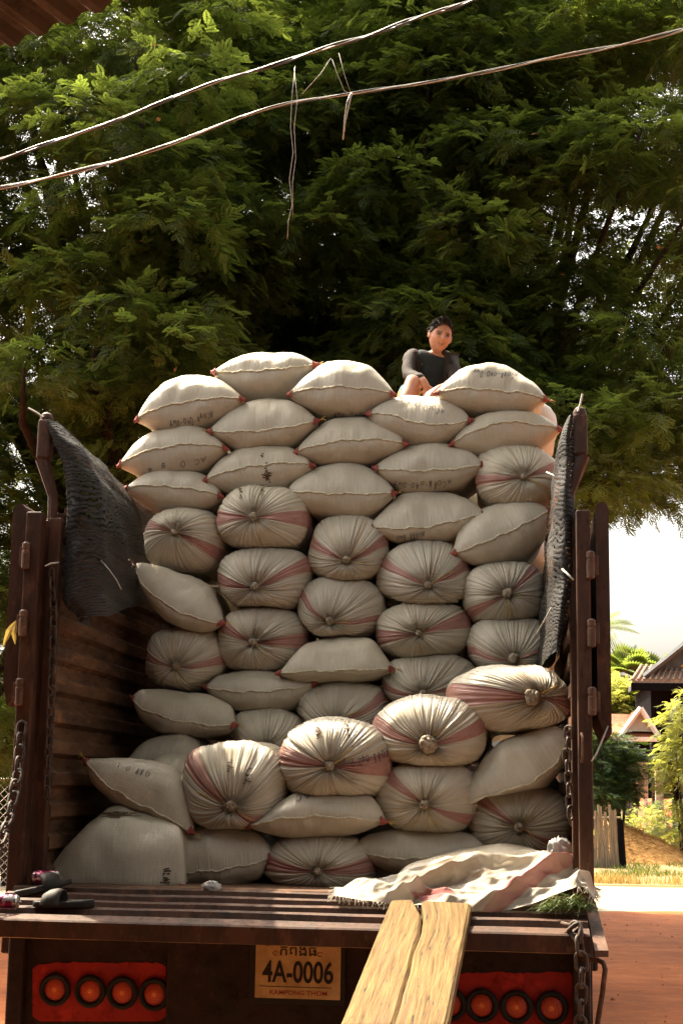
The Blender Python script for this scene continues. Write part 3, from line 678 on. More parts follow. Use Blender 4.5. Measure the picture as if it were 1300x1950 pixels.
MB().add([(1.304, 6.86, ZB), (1.352, 6.84, ZB-.01), (1.372, 6.30, 1.10), (1.318, 6.28, 1.10), (1.304, 6.86, ZB-.02), (1.352, 6.84, ZB-.03), (1.372, 6.30, 1.075), (1.318, 6.28, 1.075)],
         [(0, 1, 2, 3), (7, 6, 5, 4), (0, 4, 5, 1), (1, 5, 6, 2), (2, 6, 7, 3), (3, 7, 4, 0)]).build('side_plate', M['hinge'], tk)

# rear body below the deck
YR = 6.76
x0, x1 = at(20, 1850, YR)[0], at(1128, 1880, YR)[0]; xa, xb = at(316, 1890, YR-.05)[0], at(843, 1900, YR-.05)[0]
r = MB(); r.box((x0, YR, .52), (x1, YR+.10, 1.155), .006); r.build('rear_panel', M['rear'], tk)
MB().box((xa, YR-.05, .50), (xb, YR-.003, 1.14), .008).build('centre_panel', M['rear'], tk)
for xx in (x0+.002, x1-.085): MB().box((xx, YR-.06, .50), (xx+.075, YR-.004, 1.15), .012).build('corner_channel', M['rear'], tk)
MB().box((x0+.1, YR+.102, .45), (x1-.1, YR+.30, .70), .02).build('cross_member', M['rear'], tk)
for xx in (-.42, .46): MB().box((xx, 7.1, .78), (xx+.09, 15.0, 1.16), .01).build('chassis_rail', M['rear'], tk)
def redpatch(pxa, pxb, pya, pyb):
    n = 40; V = []; 
    for i in range(n+1):
        px = pxa+(pxb-pxa)*i/n; e = min(1, min(i, n-i)/3.0); t = pya+(pxb > 800)*0+12*(1-e)**2+7*noise.noise(Vector((px*.03, 1, 0)))+3*noise.noise(Vector((px*.15, 2, 0)))
        a, b = at(px, t, YR-.004), at(px, pyb-10*(1-e)**2, YR-.004); V += [a, b, a+np.array([0, .003, 0]), b+np.array([0, .003, 0])]
    F = [(4*i, 4*i+4, 4*i+5, 4*i+1) for i in range(n)]+[(4*i, 4*i+2, 4*i+6, 4*i+4) for i in range(n)]
    mk('light_panel', V, F, M['redpaint'], tk, smooth=False)
redpatch(62, 316, 1834, 1946); redpatch(846, 1096, 1853, 1978)
def tail_light(px, py):
    c = at(px, py, YR-.006); q = MB(); pr = []
    for k in range(12):
        a = 2*math.pi*k/12; pr.append((.059+.0115*math.cos(a), -.012+.013*math.sin(a)))
    nn = 40; V = [(c[0]+r_*math.cos(2*math.pi*i/nn), c[1]+h, c[2]+r_*math.sin(2*math.pi*i/nn)) for i in range(nn) for r_, h in pr]
    F = [(i*12+k, ((i+1) % nn)*12+k, ((i+1) % nn)*12+(k+1) % 12, i*12+(k+1) % 12) for i in range(nn) for k in range(12)]
    o = mk('tail_light', V, F, M['rubber'], tk)
    q.lathe([(.050, -.002), (.049, -.010), (.040, -.0145), (.026, -.0185), (.012, -.0205), (.001, -.021)][::1], c, 'y', 32)
    q.build('lens', M['lens'], o, smooth=True)
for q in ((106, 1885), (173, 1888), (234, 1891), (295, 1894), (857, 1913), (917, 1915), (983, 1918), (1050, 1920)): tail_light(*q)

# number plate
def flat(name, base, rough=.6): return simple(name, base, tuple(c*.8 for c in base), 25, rough, bump=.1)
M['plate'] = simple('bounce_tinted_plate', (.60, .42, .20), (.44, .29, .13), 14, .5, bump=.15)  # tan base carries the warm bounce light on the plate
M['plateblack'] = flat('plate_black', (.022, .018, .016)); M['platered'] = flat('plate_red', (.34, .05, .035))
def text_mesh(body, name, mat, parent, c, w, h, y, bold=0.0, ang=0.0, dx=0.0):
    """lettering fitted to a box of w x h metres centred at c, standing in a plane facing the rear"""
    cu = D.curves.new('tmp', 'FONT'); cu.body = body; cu.offset = bold; cu.align_x = 'LEFT'
    o = D.objects.new('tmp', cu); COL.objects.link(o); bpy.context.view_layer.update()
    me = D.meshes.new_from_object(o.evaluated_get(bpy.context.evaluated_depsgraph_get())); D.objects.remove(o)
    P = np.array([v.co[:] for v in me.vertices]); F = [list(p.vertices) for p in me.polygons]; D.meshes.remove(me)
    lo, hi = P.min(0), P.max(0); P = (P-(lo+hi)/2)/np.maximum(hi-lo, 1e-6); X, Z = P[:, 0]*w, P[:, 1]*h
    ca, sa = math.cos(ang), math.sin(ang)
    return mk(name, np.stack([c[0]+X*ca-Z*sa, np.full(len(X), y), c[2]+X*sa+Z*ca], 1), F, mat, parent, smooth=False)
YP = YR-.085
pc = at(567, 1846, YP); pw, ph = .366, .246; pa = 0.0
pl = MB().box((pc[0]-pw/2, YP, pc[2]-ph/2), (pc[0]+pw/2, YP+.006, pc[2]+ph/2), .0025).build('number_plate', M['plate'], tk)
MB().box((pc[0]-pw/2-.026, YP+.0065, pc[2]-ph/2-.024), (pc[0]+pw/2+.018, YP+.032, pc[2]+ph/2+.02), .004).build('plate_frame', M['plateblack'], pl)
yt = YP-.0015
text_mesh('4A-0006', 'plate_lettering', M['plateblack'], pl, (pc[0], 0, pc[2]-.012), .305, .092, yt, .022)
text_mesh('KAMPONG THOM', 'plate_lettering', M['platered'], pl, (pc[0]+.004, 0, pc[2]-.098), .246, .019, yt, .015)
text_mesh('កំពង់ធំ', 'plate_lettering', M['plateblack'], pl, (pc[0], 0, pc[2]+.082), .155, .055, yt, .008)
MB().box((pc[0]-.165, yt, pc[2]-.076), (pc[0]+.145, yt+.001, pc[2]-.0735)).build('plate_rule', M['plateblack'], pl)
for sx in (-.098, .095): 
    V = MB().tube([(pc[0]+sx+.011*math.cos(a), yt, pc[2]+.062+.009*math.sin(a)) for a in np.linspace(.3, 5.6, 14)], .0016, 5); V.build('plate_ornament', M['platered'], pl)
MB().tube([(pc[0]-.132+.022*math.cos(a), yt-.002, pc[2]+.113+.018*math.sin(a)) for a in np.linspace(2.6, 6.6, 12)], .004, 6).build('plate_hook', M['platered'], pl)

# chains
def chain(name, P, link=.055, wire=.0055, parent=tk):
    P = [np.asarray(p, float) for p in P]; seg = [np.linalg.norm(b-a) for a, b in zip(P[:-1], P[1:])]; tot = sum(seg); n = max(2, int(tot/(link*.74)))
    def pos(d):
        for a, b, s in zip(P[:-1], P[1:], seg):
            if d <= s: return a+(b-a)*d/s
            d -= s
        return P[-1]
    mb = MB()
    for i in range(n):
        c = pos((i+.5)*tot/n); t = pos(min(tot, (i+.9)*tot/n))-pos(max(0, (i+.1)*tot/n)); t /= np.linalg.norm(t)+1e-9
        a = np.cross(t, [0, 1, 0.3]); a /= np.linalg.norm(a); b = np.cross(t, a); an = i*math.pi/2+rnd.uniform(-.3, .3)+.4; sd = a*math.cos(an)+b*math.sin(an)
        L, Wd = link/2, link*.30; ring = []
        for k in range(14):
            q = 2*math.pi*k/14; ring.append(c+t*(math.copysign(max(0, L-Wd), math.cos(q))+Wd*math.cos(q))+sd*Wd*math.sin(q))
        mb.tube(ring, wire, 6, closed=True)
    return mb.build(name, M['chain'], parent, smooth=True)
chain('chain', [at(42, 1378, 6.80), at(35, 1470, 6.74), at(18, 1560, 6.62), at(-6, 1620, 6.48), at(-40, 1680, 6.34)], .075, .0075)
chain('chain', [at(98, 1085, 6.86), at(102, 1170, 6.86), at(98, 1300, 6.86), at(93, 1420, 6.86), at(88, 1520, 6.86)], .06, .0055)
chain('chain', [at(1082, 1385, 6.86), at(1079, 1440, 6.86), at(1084, 1510, 6.86), at(1086, 1560, 6.86)], .06, .0055)
chain('chain', [at(1092, 1760, 6.30), at(1103, 1795, 6.265), at(1108, 1850, 6.255), at(1104, 1960, 6.27), at(1100, 2060, 6.3)], .075, .0075)
chain('chain', [at(1085, 1780, 6.31), at(1098, 1763, 6.30), at(1106, 1775, 6.29), at(1100, 1795, 6.275)], .06, .0085)
MB().tube([at(1068, 1759, 6.33), at(1092, 1764, 6.30)], .008, 8).build('chain_toggle', M['chain'], tk)
MB().tube([at(1106, 1400, 6.80), at(1107, 1397, 6.78), at(1109, 1404, 6.77), at(1109, 1440, 6.77), at(1107, 1452, 6.80)], .006, 8).build('post_hook', M['hinge'], tk)
MB().tube([at(1108, 1826, 6.70), at(1138, 1829, 6.62), at(1148, 1834, 6.58), at(1152, 1846, 6.57), at(1147, 1890, 6.57), at(1138, 1945, 6.57), at(1134, 2000, 6.57)], .011, 10).build('bent_rod', M['hinge'], tk, smooth=True)
for xx in (-1.05, 1.19):                                          # rear wheels under the bed
    w = MB().lathe([(.20, -.13), (.44, -.13), (.49, -.10), (.50, 0), (.49, .10), (.44, .13), (.20, .13)], (xx, 9.6, .50), 'x', 40).build('wheel', M['rubber'], tk)
    MB().lathe([(.05, -.10), (.22, -.132), (.26, -.134), (.26, .134), (.22, .132), (.05, .10)], (xx, 9.6, .50), 'x', 32).build('rim', M['hinge'], w)
MB().tube([(-1.0, 9.6, .5), (1.1, 9.6, .5)], .07, 12).build('axle', M['rear'], tk)

# shade nets hung over the two side rails
def net(O, Rg, back, lab, seed, nz=60):
    def col(pts, Y): 
        t = np.linspace(0, 1, len(pts)); q = np.array([at(p[0], p[1], Y+(p[2] if len(p) > 2 else 0)) for p in pts]); tt = np.linspace(0, 1, nz)
        q = np.stack([np.interp(tt, t, q[:, k]) for k in range(3)], 1)
        for _ in range(4): q[1:-1] = (q[:-2]+2*q[1:-1]+q[2:])/4
        return q
    A, B = col(O, YT-.005), col(Rg, YT+.04); cols = []; Cb = np.array([np.array(back[0])*(1-t)+np.array(back[1])*t for t in np.linspace(0, 1, nz)])
    W0 = np.stack([A[:, 0]*0, A[:, 1]*0+.22, A[:, 2]*0-.0], 1)
    for s in np.linspace(0, 1, 5)[:-1]: cols.append((A+W0)*(1-s)+A*s)
    for s in np.linspace(0, 1, 18)[:-1]: cols.append(A*(1-s)+B*s+np.array([0, -.05*math.sin(math.pi*s), 0]))
    for s in np.linspace(0, 1, 40): cols.append(B*(1-s)+Cb*s)
    G = np.stack(cols, 0); nu = len(cols); P = G.reshape(-1, 3)
    T = np.tile(np.linspace(0, 1, nz), nu); Ss = np.repeat(np.arange(nu)/nu, nz)
    w = np.array([noise.noise(Vector((p[0]*7+seed, p[1]*2.4, p[2]*7))) for p in P]); w2 = np.array([noise.noise(Vector((p[0]*20+seed, p[1]*9, p[2]*38))) for p in P])
    hang = .0015*np.sin(T*52+3*Ss*6+w*9)*np.clip(1-np.abs(Ss-.25)*2.2, .15, 1)
    P = P+np.stack([w*.020+w2*.003, (w*.022+hang), w2*.008-hang*.3], 1)
    uv = np.stack([np.repeat(np.concatenate([np.linspace(-.2, 0, 4), np.linspace(0, .25, 17), np.linspace(.25, 2.0, 40)]), nz), T*1.05], 1)
    o = mk('shade_net', P, grid_faces(nu, nz), M['net'], None, uv=uv); tag(o, lab, 'net'); return o
nl = net([(92, 806), (112, 850), (128, 910), (124, 1000), (114, 1080), (126, 1150), (148, 1185)], [(112, 803), (160, 858), (190, 920), (197, 1000), (194, 1080), (192, 1130), (205, 1172)],
         [(-1.13, 9.1, 3.30), (-1.12, 9.1, 2.85)], 'black shade net draped over the left side of the truck, wide and drooping', 1.0)
nr = net([(1092, 792), (1088, 850), (1090, 950), (1092, 1080), (1082, 1180), (1064, 1240)], [(1078, 798), (1060, 850), (1057, 950), (1052, 1080), (1056, 1170), (1047, 1248)],
         [(1.215, 8.6, 3.36), (1.10, 8.2, 2.30)], 'black shade net bunched over the right side, its edge lit gold by the sun', 5.0)
def cordlet(P, r=.003, name='loose_cord', lab=None):
    o = MB().tube(P, r, 5).build(name, M['wire_white'], None, smooth=True); tag(o, lab, 'cord'); return o
cordlet([at(192, 1067, 6.93), at(208, 1085, 6.92), at(222, 1105, 6.92), at(231, 1123, 6.93)], .0026, lab='short white cord hanging on the face of the left shade net')
cordlet([at(86, 1078, 6.79), at(98, 1073, 6.78), at(112, 1071, 6.86)], .004, lab='white tie of cord knotted round the left corner post')
cordlet([at(1049, 1158, 6.86), at(1036, 1182, 6.9), at(1022, 1206, 7.0)], .0035, lab='white cord slanting from the right shade net to the sacks')
cordlet([at(1070, 1084, 6.86), at(1080, 1093, 6.83), at(1091, 1104, 6.80)], .005, lab='white tie of cord holding the right shade net to the post')
cordlet([at(1040, 1051-152, 7.0), at(1052, 904, 6.95), at(1060, 912, 6.92)], .003, lab='white strand poking from the right net at the highest tied sack')
cordlet([at(1157, 1383, 6.84), at(1146, 1410, 6.82), at(1135, 1436, 6.8), at(1126, 1450, 6.78)], .004, lab='cord stretched from the foot of the right gate leaf to the post')
dl = MB()
for (P, w) in (([at(30, 1182, 6.74), at(18, 1200, 6.72), at(5, 1234, 6.72)], .016), ([at(30, 1182, 6.74), at(26, 1205, 6.72), at(29, 1228, 6.72)], .012)):
    P = [np.array(p) for p in P]; V = []
    Q = [P[0], (P[0]+P[1])/2, P[1], (P[1]+P[2])/2, P[2]]
    for q, ww in zip(Q, (.1, .8, 1, .7, .05)): V += [q+np.array([-w*ww, 0, 0]), q+np.array([0, .006*ww, 0]), q+np.array([w*ww, 0, 0])]
    dl.add(V, [(3*i+a, 3*i+a+1, 3*i+a+4, 3*i+a+3) for i in range(4) for a in (0, 1)])
M['dryleaf'] = leaf_mat('yellow_leaf', (.35, .22, .05), (.45, .32, .08), (.5, .35, .08), .3)
tag(dl.build('dry_leaf', M['dryleaf'], None), 'yellowed leaf caught on the hinges of the left corner post', 'leaf')
# ---------------------------------------------------------------- things on the tailgate
def board(outline_l, outline_r, ys, thick, name, parent, seed):
    """a plank piece between two photo outlines, laid at the given depths"""
    n = 60; t = np.linspace(0, 1, n); k = np.linspace(0, 1, len(ys)); yy = np.interp(t, k, ys)
    def edge(o): o = np.array(o, float); kk = np.linspace(0, 1, len(o)); return np.interp(t, kk, o[:, 0]), np.interp(t, kk, o[:, 1])
    (lx, ly), (rx, ry) = edge(outline_l), edge(outline_r); m = 17; V = []; UV = []
    for i in range(n):
        A, B = at(lx[i], ly[i], yy[i]), at(rx[i], ry[i], yy[i]); L = np.linalg.norm(B-A)
        j1, j2 = .0016*noise.noise(Vector((i*.35, seed, 0))), .0016*noise.noise(Vector((i*.35, seed, 9)))
        for q in range(m):
            f = q/(m-1); P = A*(1-f)+B*f; P[0] += j1*(1-f)+j2*f
            e = min(f, 1-f); P[2] += -.010*max(0, 1-e/.06)**2+.0015*noise.noise(Vector((f*9+seed, i*.13, 3)))
            V.append(P); UV.append((f*L+seed*.37, yy[i]))
    base = len(V); V += [v-np.array([0, 0, thick]) for v in V[:base]]; UV += UV[:base]
    F = [tuple(int(x) for x in f) for f in grid_faces(n, m)]; F2 = [tuple(x+base for x in f[::-1]) for f in F]
    rim = [(i*m, (i+1)*m, (i+1)*m+base, i*m+base) for i in range(n-1)]+[((i+1)*m+m-1, i*m+m-1, i*m+m-1+base, (i+1)*m+m-1+base) for i in range(n-1)]
    rim += [(q+1, q, q+base, q+1+base) for q in range(m-1)]+[((n-1)*m+q, (n-1)*m+q+1, (n-1)*m+q+1+base, (n-1)*m+q+base) for q in range(m-1)]
    return mk(name, V, F+F2+rim, M['plank'], parent, uv=UV, smooth=False)
pk = thing('plank', (.6, 4.5, .9), 'sunlit split wooden plank leading up onto the tailgate', 'plank')
ysl = [6.50, 6.33, 6.12, 5.90, 5.68, 5.48, 5.30, 5.15]
# the pieces run on past the lower edge of the picture
def ext(o, ys, Yn):
    a, b = at(o[-2][0], o[-2][1], ys[-2]), at(o[-1][0], o[-1][1], ys[-1]); d = (b-a)/(b[1]-a[1]); P = b+d*(Yn-b[1])
    q = ROT @ (P-CAM); return o+[(650+FPX*q[0]/q[2], 975-FPX*q[1]/q[2])]
Lo = [(743-(q-1716)*.406, q) for q in (1716, 1745, 1778, 1815, 1850, 1886, 1920, 1950)]; Lr = [(786, 1714), (802, 1742), (799, 1778), (786, 1812), (779, 1850), (767, 1884), (759, 1920), (749, 1950)]
Ro = [(802, 1716), (807, 1742), (801, 1778), (787, 1812), (780, 1850), (769, 1884), (760, 1920), (750, 1950)]; Rr = [(897-(q-1721)*.201, q) for q in (1721, 1750, 1782, 1816, 1852, 1886, 1920, 1950)]
board(ext(Lo, ysl, 3.2), ext(Lr, ysl, 3.2), ysl+[3.2], .045, 'board', pk, 1.0)
board(ext(Ro, ysl, 3.2), ext(Rr, ysl, 3.2), ysl+[3.2], .045, 'board', pk, 2.0)

# torn cloth: a crumpled empty sack
def mat_cloth():
    m = Mat('torn_sack_cloth', .65, 0, .25); uv = m.n('TexCoord').outputs['UV']; x, y, _ = m.sep(uv)
    nz = m.noise(m.coord('Object'), 6, 5, .65)
    c = m.mix(m.ramp(nz, [(.4, 0.0), (.75, .6)]), (.46, .42, .36), (.31, .25, .18))
    st = m.math('ABSOLUTE', m.math('SUBTRACT', m.math('ADD', x, m.math('MULTIPLY', y, .21)), .795))
    wv = m.math('MULTIPLY', m.math('SUBTRACT', m.noise(m.coord('Object'), 9, 3), .5), .03)
    s1_ = m.math('LESS_THAN', m.math('ADD', st, wv), .040)
    s2_ = m.math('LESS_THAN', m.math('ADD', m.math('ADD', m.math('ABSOLUTE', m.math('SUBTRACT', x, .355)), m.math('ABSOLUTE', m.math('MULTIPLY', m.math('SUBTRACT', y, .72), .45))), wv), .085)
    c = m.mix(m.math('MULTIPLY', m.math('MAXIMUM', s1_, s2_), .9), c, (.34, .085, .085))
    br = m.math('MULTIPLY', m.ramp(m.math('ADD', m.math('ABSOLUTE', m.math('SUBTRACT', x, .40)), m.math('ABSOLUTE', m.math('MULTIPLY', m.math('SUBTRACT', y, .28), .5))), [(.10, 1.0), (.24, 0.0)]), m.ramp(nz, [(.35, .3), (.6, 1.0)]))
    c = m.mix(m.math('MULTIPLY', br, .65), c, (.20, .105, .055))
    m.col(c).bump(m.noise(m.coord('UV', (220, 220, 1)), 1.0, 2), .15, .003).bump(nz, .3, .02); m.transl((.5, .44, .36), .30); return m.m
M['cloth'] = mat_cloth()
nu, nv = 200, 80
U, Vv = np.linspace(0, 1, nu), np.linspace(0, 1, nv); topx = [636, 690, 740, 790, 850, 920, 980, 1035, 1085, 1120, 1134]; topy = [1703, 1678, 1668, 1652, 1640, 1632, 1628, 1622, 1648, 1660, 1690]
botx = [636, 690, 745, 800, 850, 895, 940, 1010, 1070, 1112, 1132]; boty = [1706, 1716, 1728, 1722, 1728, 1742, 1738, 1722, 1700, 1692, 1712]
uk = np.linspace(0, 1, 11); P = np.zeros((nu, nv, 3)); UVc = np.zeros((nu, nv, 2))
for i, u in enumerate(U):
    a = (np.interp(u, uk, topx), np.interp(u, uk, topy)); b = (np.interp(u, uk, botx), np.interp(u, uk, boty))
    for j, v in enumerate(Vv):
        Y = 6.98-.42*v; px, py = a[0]+(b[0]-a[0])*v, a[1]+(b[1]-a[1])*v
        q = at(px, py, Y); UVc[i, j] = (u, v); e = min(1, min(u, 1-u)*9)*min(1, min(v+.15, 1.05-v)*5)
        w = Vector((u*5.2+1.1*v, v*2.4-u*1.5, 0)); rd = 1-2*abs(noise.noise(w*1.1+Vector((3, 1, 0)))); r2 = 1-2*abs(noise.noise(Vector((u*11-2*v, v*3.5+u*3, 5)))); r3 = noise.noise(Vector((u*26, v*9, 2)))
        fold = 1-abs(math.sin(7.5*u+2.6*v+1.8*noise.noise(Vector((u*3, v*2, 8))))); f2 = 1-abs(math.sin(15*u-5*v+2.5*noise.noise(Vector((u*4, v*3, 1))))); d = (rd*.022+(fold**1.6-.4)*.075+(f2-.4)*.022+r2*.009+r3*.004+(1-2*abs(noise.noise(Vector((u*17+6*v, v*5-u*6, 11)))))*.005)*e; P[i, j] = q+np.array([.25*d, -d*1.1, d*.80])
        if u < .25: P[i, j, 2] = max(P[i, j, 2], tg(P[i, j, 1])+.024) if P[i, j, 1] < YT else max(P[i, j, 2], ZB+.004)
cl = mk('torn_cloth', P.reshape(-1, 3), grid_faces(nu, nv)[:, ::-1], M['cloth'], None, uv=UVc.reshape(-1, 2))
tag(cl, 'crumpled torn sack cloth with pinkish red bands and brown stains on the tailgate', 'cloth')
fr = MB()
for i in range(0, nu, 1):
    if U[i] < .12 or U[i] > .86 or .13 < U[i] < .30:
        b = P[i, -1]; d = np.array([rnd.uniform(-.02, .02), -rnd.uniform(.008, .03), -rnd.uniform(.005, .03)])
        fr.tube([b+np.array([0, .004, 0]), b+d*.6+np.array([0, 0, .006]), b+d], .0011, 4)
for j in range(0, nv, 2):
    for i, sg in ((0, -1), (nu-1, 1)):
        b = P[i, j]; d = np.array([sg*rnd.uniform(.01, .03), rnd.uniform(-.015, .01), -rnd.uniform(.0, .03)]); fr.tube([b-d*.1, b+d*.5, b+d], .0011, 4)
M['fringe'] = simple('frayed_threads', (.50, .46, .40), (.38, .32, .25), 30, .8, bump=0)
fr.build('fringe', M['fringe'], cl)
# the greyish plastic bag squeezed behind it
vs, fs = crumple(at(1066, 1628, 7.02), .052, 4.4, (.95, .7, 1.15), 40, 26, .55, 2.4)
M['plastic'] = simple('grey_plastic_bag', (.34, .32, .30), (.22, .21, .20), 6, .35, spec=.5)
tag(mk('plastic_bag', vs, fs, M['plastic']), 'crumpled grey plastic bag between the torn cloth and the right post', 'bag')
# handful of cut grass
gb = MB()
for i in range(420):
    u = rnd.random(); c = at(1035+90*u, 1738-6*rnd.random()-30*rnd.random()*math.sin(math.pi*u), 6.5+.12*rnd.random()); c[2] = max(c[2], tg(c[1])+.03)
    an = rnd.uniform(0, 6.28); l = rnd.uniform(.04, .11); d = np.array([math.cos(an), math.sin(an)*.5, rnd.uniform(-.25, .35)])*l; s_ = np.array([-math.sin(an), math.cos(an), 0])*.0022
    m_ = c+d*.5+np.array([0, 0, rnd.uniform(0, .02)]); e = c+d+np.array([0, 0, -.02])
    for q in (m_, e): q[2] = max(q[2], tg(q[1])+.026)
    gb.add([c-s_, c+s_, m_+s_, m_-s_, e], [(0, 1, 2, 3), (3, 2, 4)])
M['grassblade'] = leaf_mat('cut_grass', (.045, .075, .02), (.10, .14, .035), (.14, .18, .03), .25)
tag(gb.build('grass_bundle', M['grassblade']), 'handful of cut green grass under the torn cloth at the tailgate corner', 'grass bundle')
vs, fs = crumple(at(403, 1690, 6.80), .024, 7.7, (1.2, .8, .8), 26, 16, .9, 2.8); M['paper'] = simple('white_paper', (.60, .57, .53), (.45, .41, .38), 20, .8)
tag(mk('paper_scrap', vs, fs, M['paper'], smooth=False), 'crumpled white paper scrap on the bed floor in front of the sacks', 'paper')

# two black slide sandals
M['sandal'] = simple('dusty_black_rubber', (.018, .015, .013), (.042, .033, .025), 9, .65, spec=.4)
def sandal(c, yaw, roll, label, tilt=0):
    n, m = 30, 10; V = []
    out = [(math.cos(a)*.130, math.sin(a)*(.047 if math.cos(a) > -.2 else .040)*(1-.18*math.exp(-((math.cos(a)+.15)/.3)**2))) for a in np.linspace(0, 2*math.pi, 40, endpoint=False)]
    R3 = np.array(Matrix.Rotation(yaw, 3, 'Z') @ Matrix.Rotation(tilt, 3, 'Y') @ Matrix.Rotation(roll, 3, 'X')); c = np.array(c)
    lay = [(0, .96), (.004, 1.0), (.020, 1.0), (.026, .96), (.023, .80), (.021, .3)]
    for (z, s_) in lay: V += [np.array([x*s_, y*s_, z+.010*max(0, -x/.13)**2*(z > .01)]) for x, y in out]
    k = len(out); F = [(i*k+j, i*k+(j+1) % k, (i+1)*k+(j+1) % k, (i+1)*k+j) for i in range(len(lay)-1) for j in range(k)]+[tuple(range(k))[::-1], tuple((len(lay)-1)*k+j for j in range(k))]
    th = thing('sandal', c, label, 'sandal', 'pair of black sandals')
    mk('sole', [c+R3 @ v for v in V], F, M['sandal'], th)
    S_ = []; na, nb = 18, 8
    for i in range(na+1):
        a = math.pi*i/na
        for (dx, dr) in ((-.035, 0), (-.01, .004), (.02, .003), (.045, -.006), (.047, -.010), (.02, -.004), (-.01, -.003), (-.034, -.005)):
            S_.append(np.array([.035+dx+.012*math.cos(a), (.049+dr)*math.cos(a), .012+(.062+dr-.25*max(0, dx))*math.sin(a)]))
    F = [(i*nb+j, i*nb+(j+1) % nb, (i+1)*nb+(j+1) % nb, (i+1)*nb+j) for i in range(na) for j in range(nb)]
    mk('strap', [c+R3 @ v for v in S_], F, M['sandal'], th); return th
c1 = at(84, 1700, 6.70); c2 = at(118, 1733, 6.45)
sandal((c1[0], 6.70, tg(6.70)+.026), rad(35), rad(-12), 'black sandal tipped over near the left post', rad(-14))
sandal((c2[0], 6.47, tg(6.47)+.024), rad(-172), 0, 'black sandal lying flat toward the tailgate edge beside the red can')
def can(c, d, label, r=.031, L=.118, parts=True):
    c, d = np.array(c), np.array(d, float); d /= np.linalg.norm(d); th = thing('drink_can', c, label, 'can')
    prof = [(-.5, .70), (-.49, .82), (-.46, .84), (-.40, 1.0), (.42, 1.0), (.47, .86), (.485, .88), (.5, .86), (.49, .78), (.485, .10)]
    P = [c+d*L*t for t, _ in prof]; b = MB(); b.tube(P, [r*q for _, q in prof], 28)
    nb = 28; o = b.build('can_body', [M['canred'], M['canmetal']], th, smooth=True)
    for p in o.data.polygons:
        i = min(p.vertices)//nb; p.material_index = 0 if i == 3 else 1
    t_ = MB(); e = c+d*L*.49; t_.box(e-np.array([.011, .006, .004])+d*.006, e+np.array([.011, .006, .004])+d*.006, .002); t_.build('ring_pull', M['canmetal'], th); return th
m = Mat('can_print', .32, .55, .5); f = m.noise(m.coord('Object', (1, 1, 1)), 26, 2); m.col(m.ramp(f, [(.44, (.30, .025, .09)), (.50, (.42, .05, .12)), (.58, (.75, .68, .70))])); M['canred'] = m.m
M['canmetal'] = simple('can_aluminium', (.75, .74, .72), (.6, .59, .57), 30, .3, 1.0)
ca = at(8, 1730, 6.42); can((ca[0], 6.42, tg(6.42)+.055), (1, -.05, 0), 'pinkish red drink can lying on its side at the tailgate left edge')
cb = at(90, 1676, 6.86); can((cb[0], 6.84, ZB+.035), (1, .1, 0), 'silver and red can behind the tipped sandal')
# ---------------------------------------------------------------- the man sitting on top of the load
M['skin'] = None
def skin_mat():
    m = Mat('skin', .48, 0, .35); at_ = m.n('Attribute', attribute_name='tint'); m.l(at_.outputs['Color'], m.p.inputs['Base Color'])
    m.p.inputs['Subsurface Weight'].default_value = .08; m.p.inputs['Subsurface Radius'].default_value = (.01, .004, .002); return m.m
M['skin'] = skin_mat()
M['jacket'] = simple('dark_brown_jacket', (.024, .014, .011), (.012, .008, .007), 14, .85, bump=.5, bdist=.01)
M['tee'] = simple('charcoal_tee', (.011, .013, .013), (.006, .008, .008), 12, .85, bump=.4, bdist=.01)
M['hair'] = simple('black_hair', (.010, .007, .006), (.022, .014, .010), 60, .8, spec=.08, stretch=(1, 1, .25), bump=.7)
m = Mat('checked_shorts', .85); x, y, z = m.sep(m.coord('Object', (9, 9, 9))); v_ = m.math('GREATER_THAN', m.math('SINE', m.math('MULTIPLY', z, 5.5)), .45)
m.col(m.mix(v_, (.075, .14, .17), (.42, .24, .09))); M['shorts'] = m.m
def skinmesh(pts, edges, radii, root=0, sub=2):
    me = D.meshes.new('tmp'); me.from_pydata([tuple(map(float, p)) for p in pts], edges, []); o = D.objects.new('tmp', me); COL.objects.link(o)
    md = o.modifiers.new('s', 'SKIN'); md.use_smooth_shade = True; md.branch_smoothing = .5
    for i, r in enumerate(radii):
        q = me.skin_vertices[0].data[i]; q.radius = (r, r) if not hasattr(r, '__len__') else r; q.use_root = (i == root)
    s = o.modifiers.new('d', 'SUBSURF'); s.levels = sub; s.render_levels = sub
    bpy.context.view_layer.update()
    e = D.meshes.new_from_object(o.evaluated_get(bpy.context.evaluated_depsgraph_get()))
    V = [v.co[:] for v in e.vertices]; F = [tuple(p.vertices) for p in e.polygons]; D.objects.remove(o); D.meshes.remove(e); return V, F
YM = 10.40
HC = at(838, 641, YM-.06)                                   # head centre
def J(px, py, Y): return at(px, py, Y)
pel = J(815, 782, YM+.10); waist = J(818, 748, YM+.07); chest = J(822, 701, YM+.03); nk = J(830, 671, YM+.0)
shR, elR, wrR = J(780, 678, YM-.02), J(777, 716, YM-.18), J(806, 722, YM-.34)       # his right arm (left in the photo)
shL, elL, wrL = J(861, 689, YM+.03), J(868, 733, YM-.12), J(838, 738, YM-.36)
hipR, knR, anR = J(774, 768, YM+.02), J(788, 721, YM-.34), J(764, 768, YM-.52)
hipL, knL, anL = J(845, 782, YM+.05), J(885, 768, YM-.30), J(870, 812, YM-.50)
man = thing('person', (pel[0], pel[1], pel[2]-.1), 'smiling man in a dark jacket and shorts sitting on top of the sacks', 'person')
pts = [pel, waist, chest, nk, HC-np.array([.012, -.02, .05]), shR, elR, wrR, shL, elL, wrL, hipR, knR, anR, hipL, knL, anL]
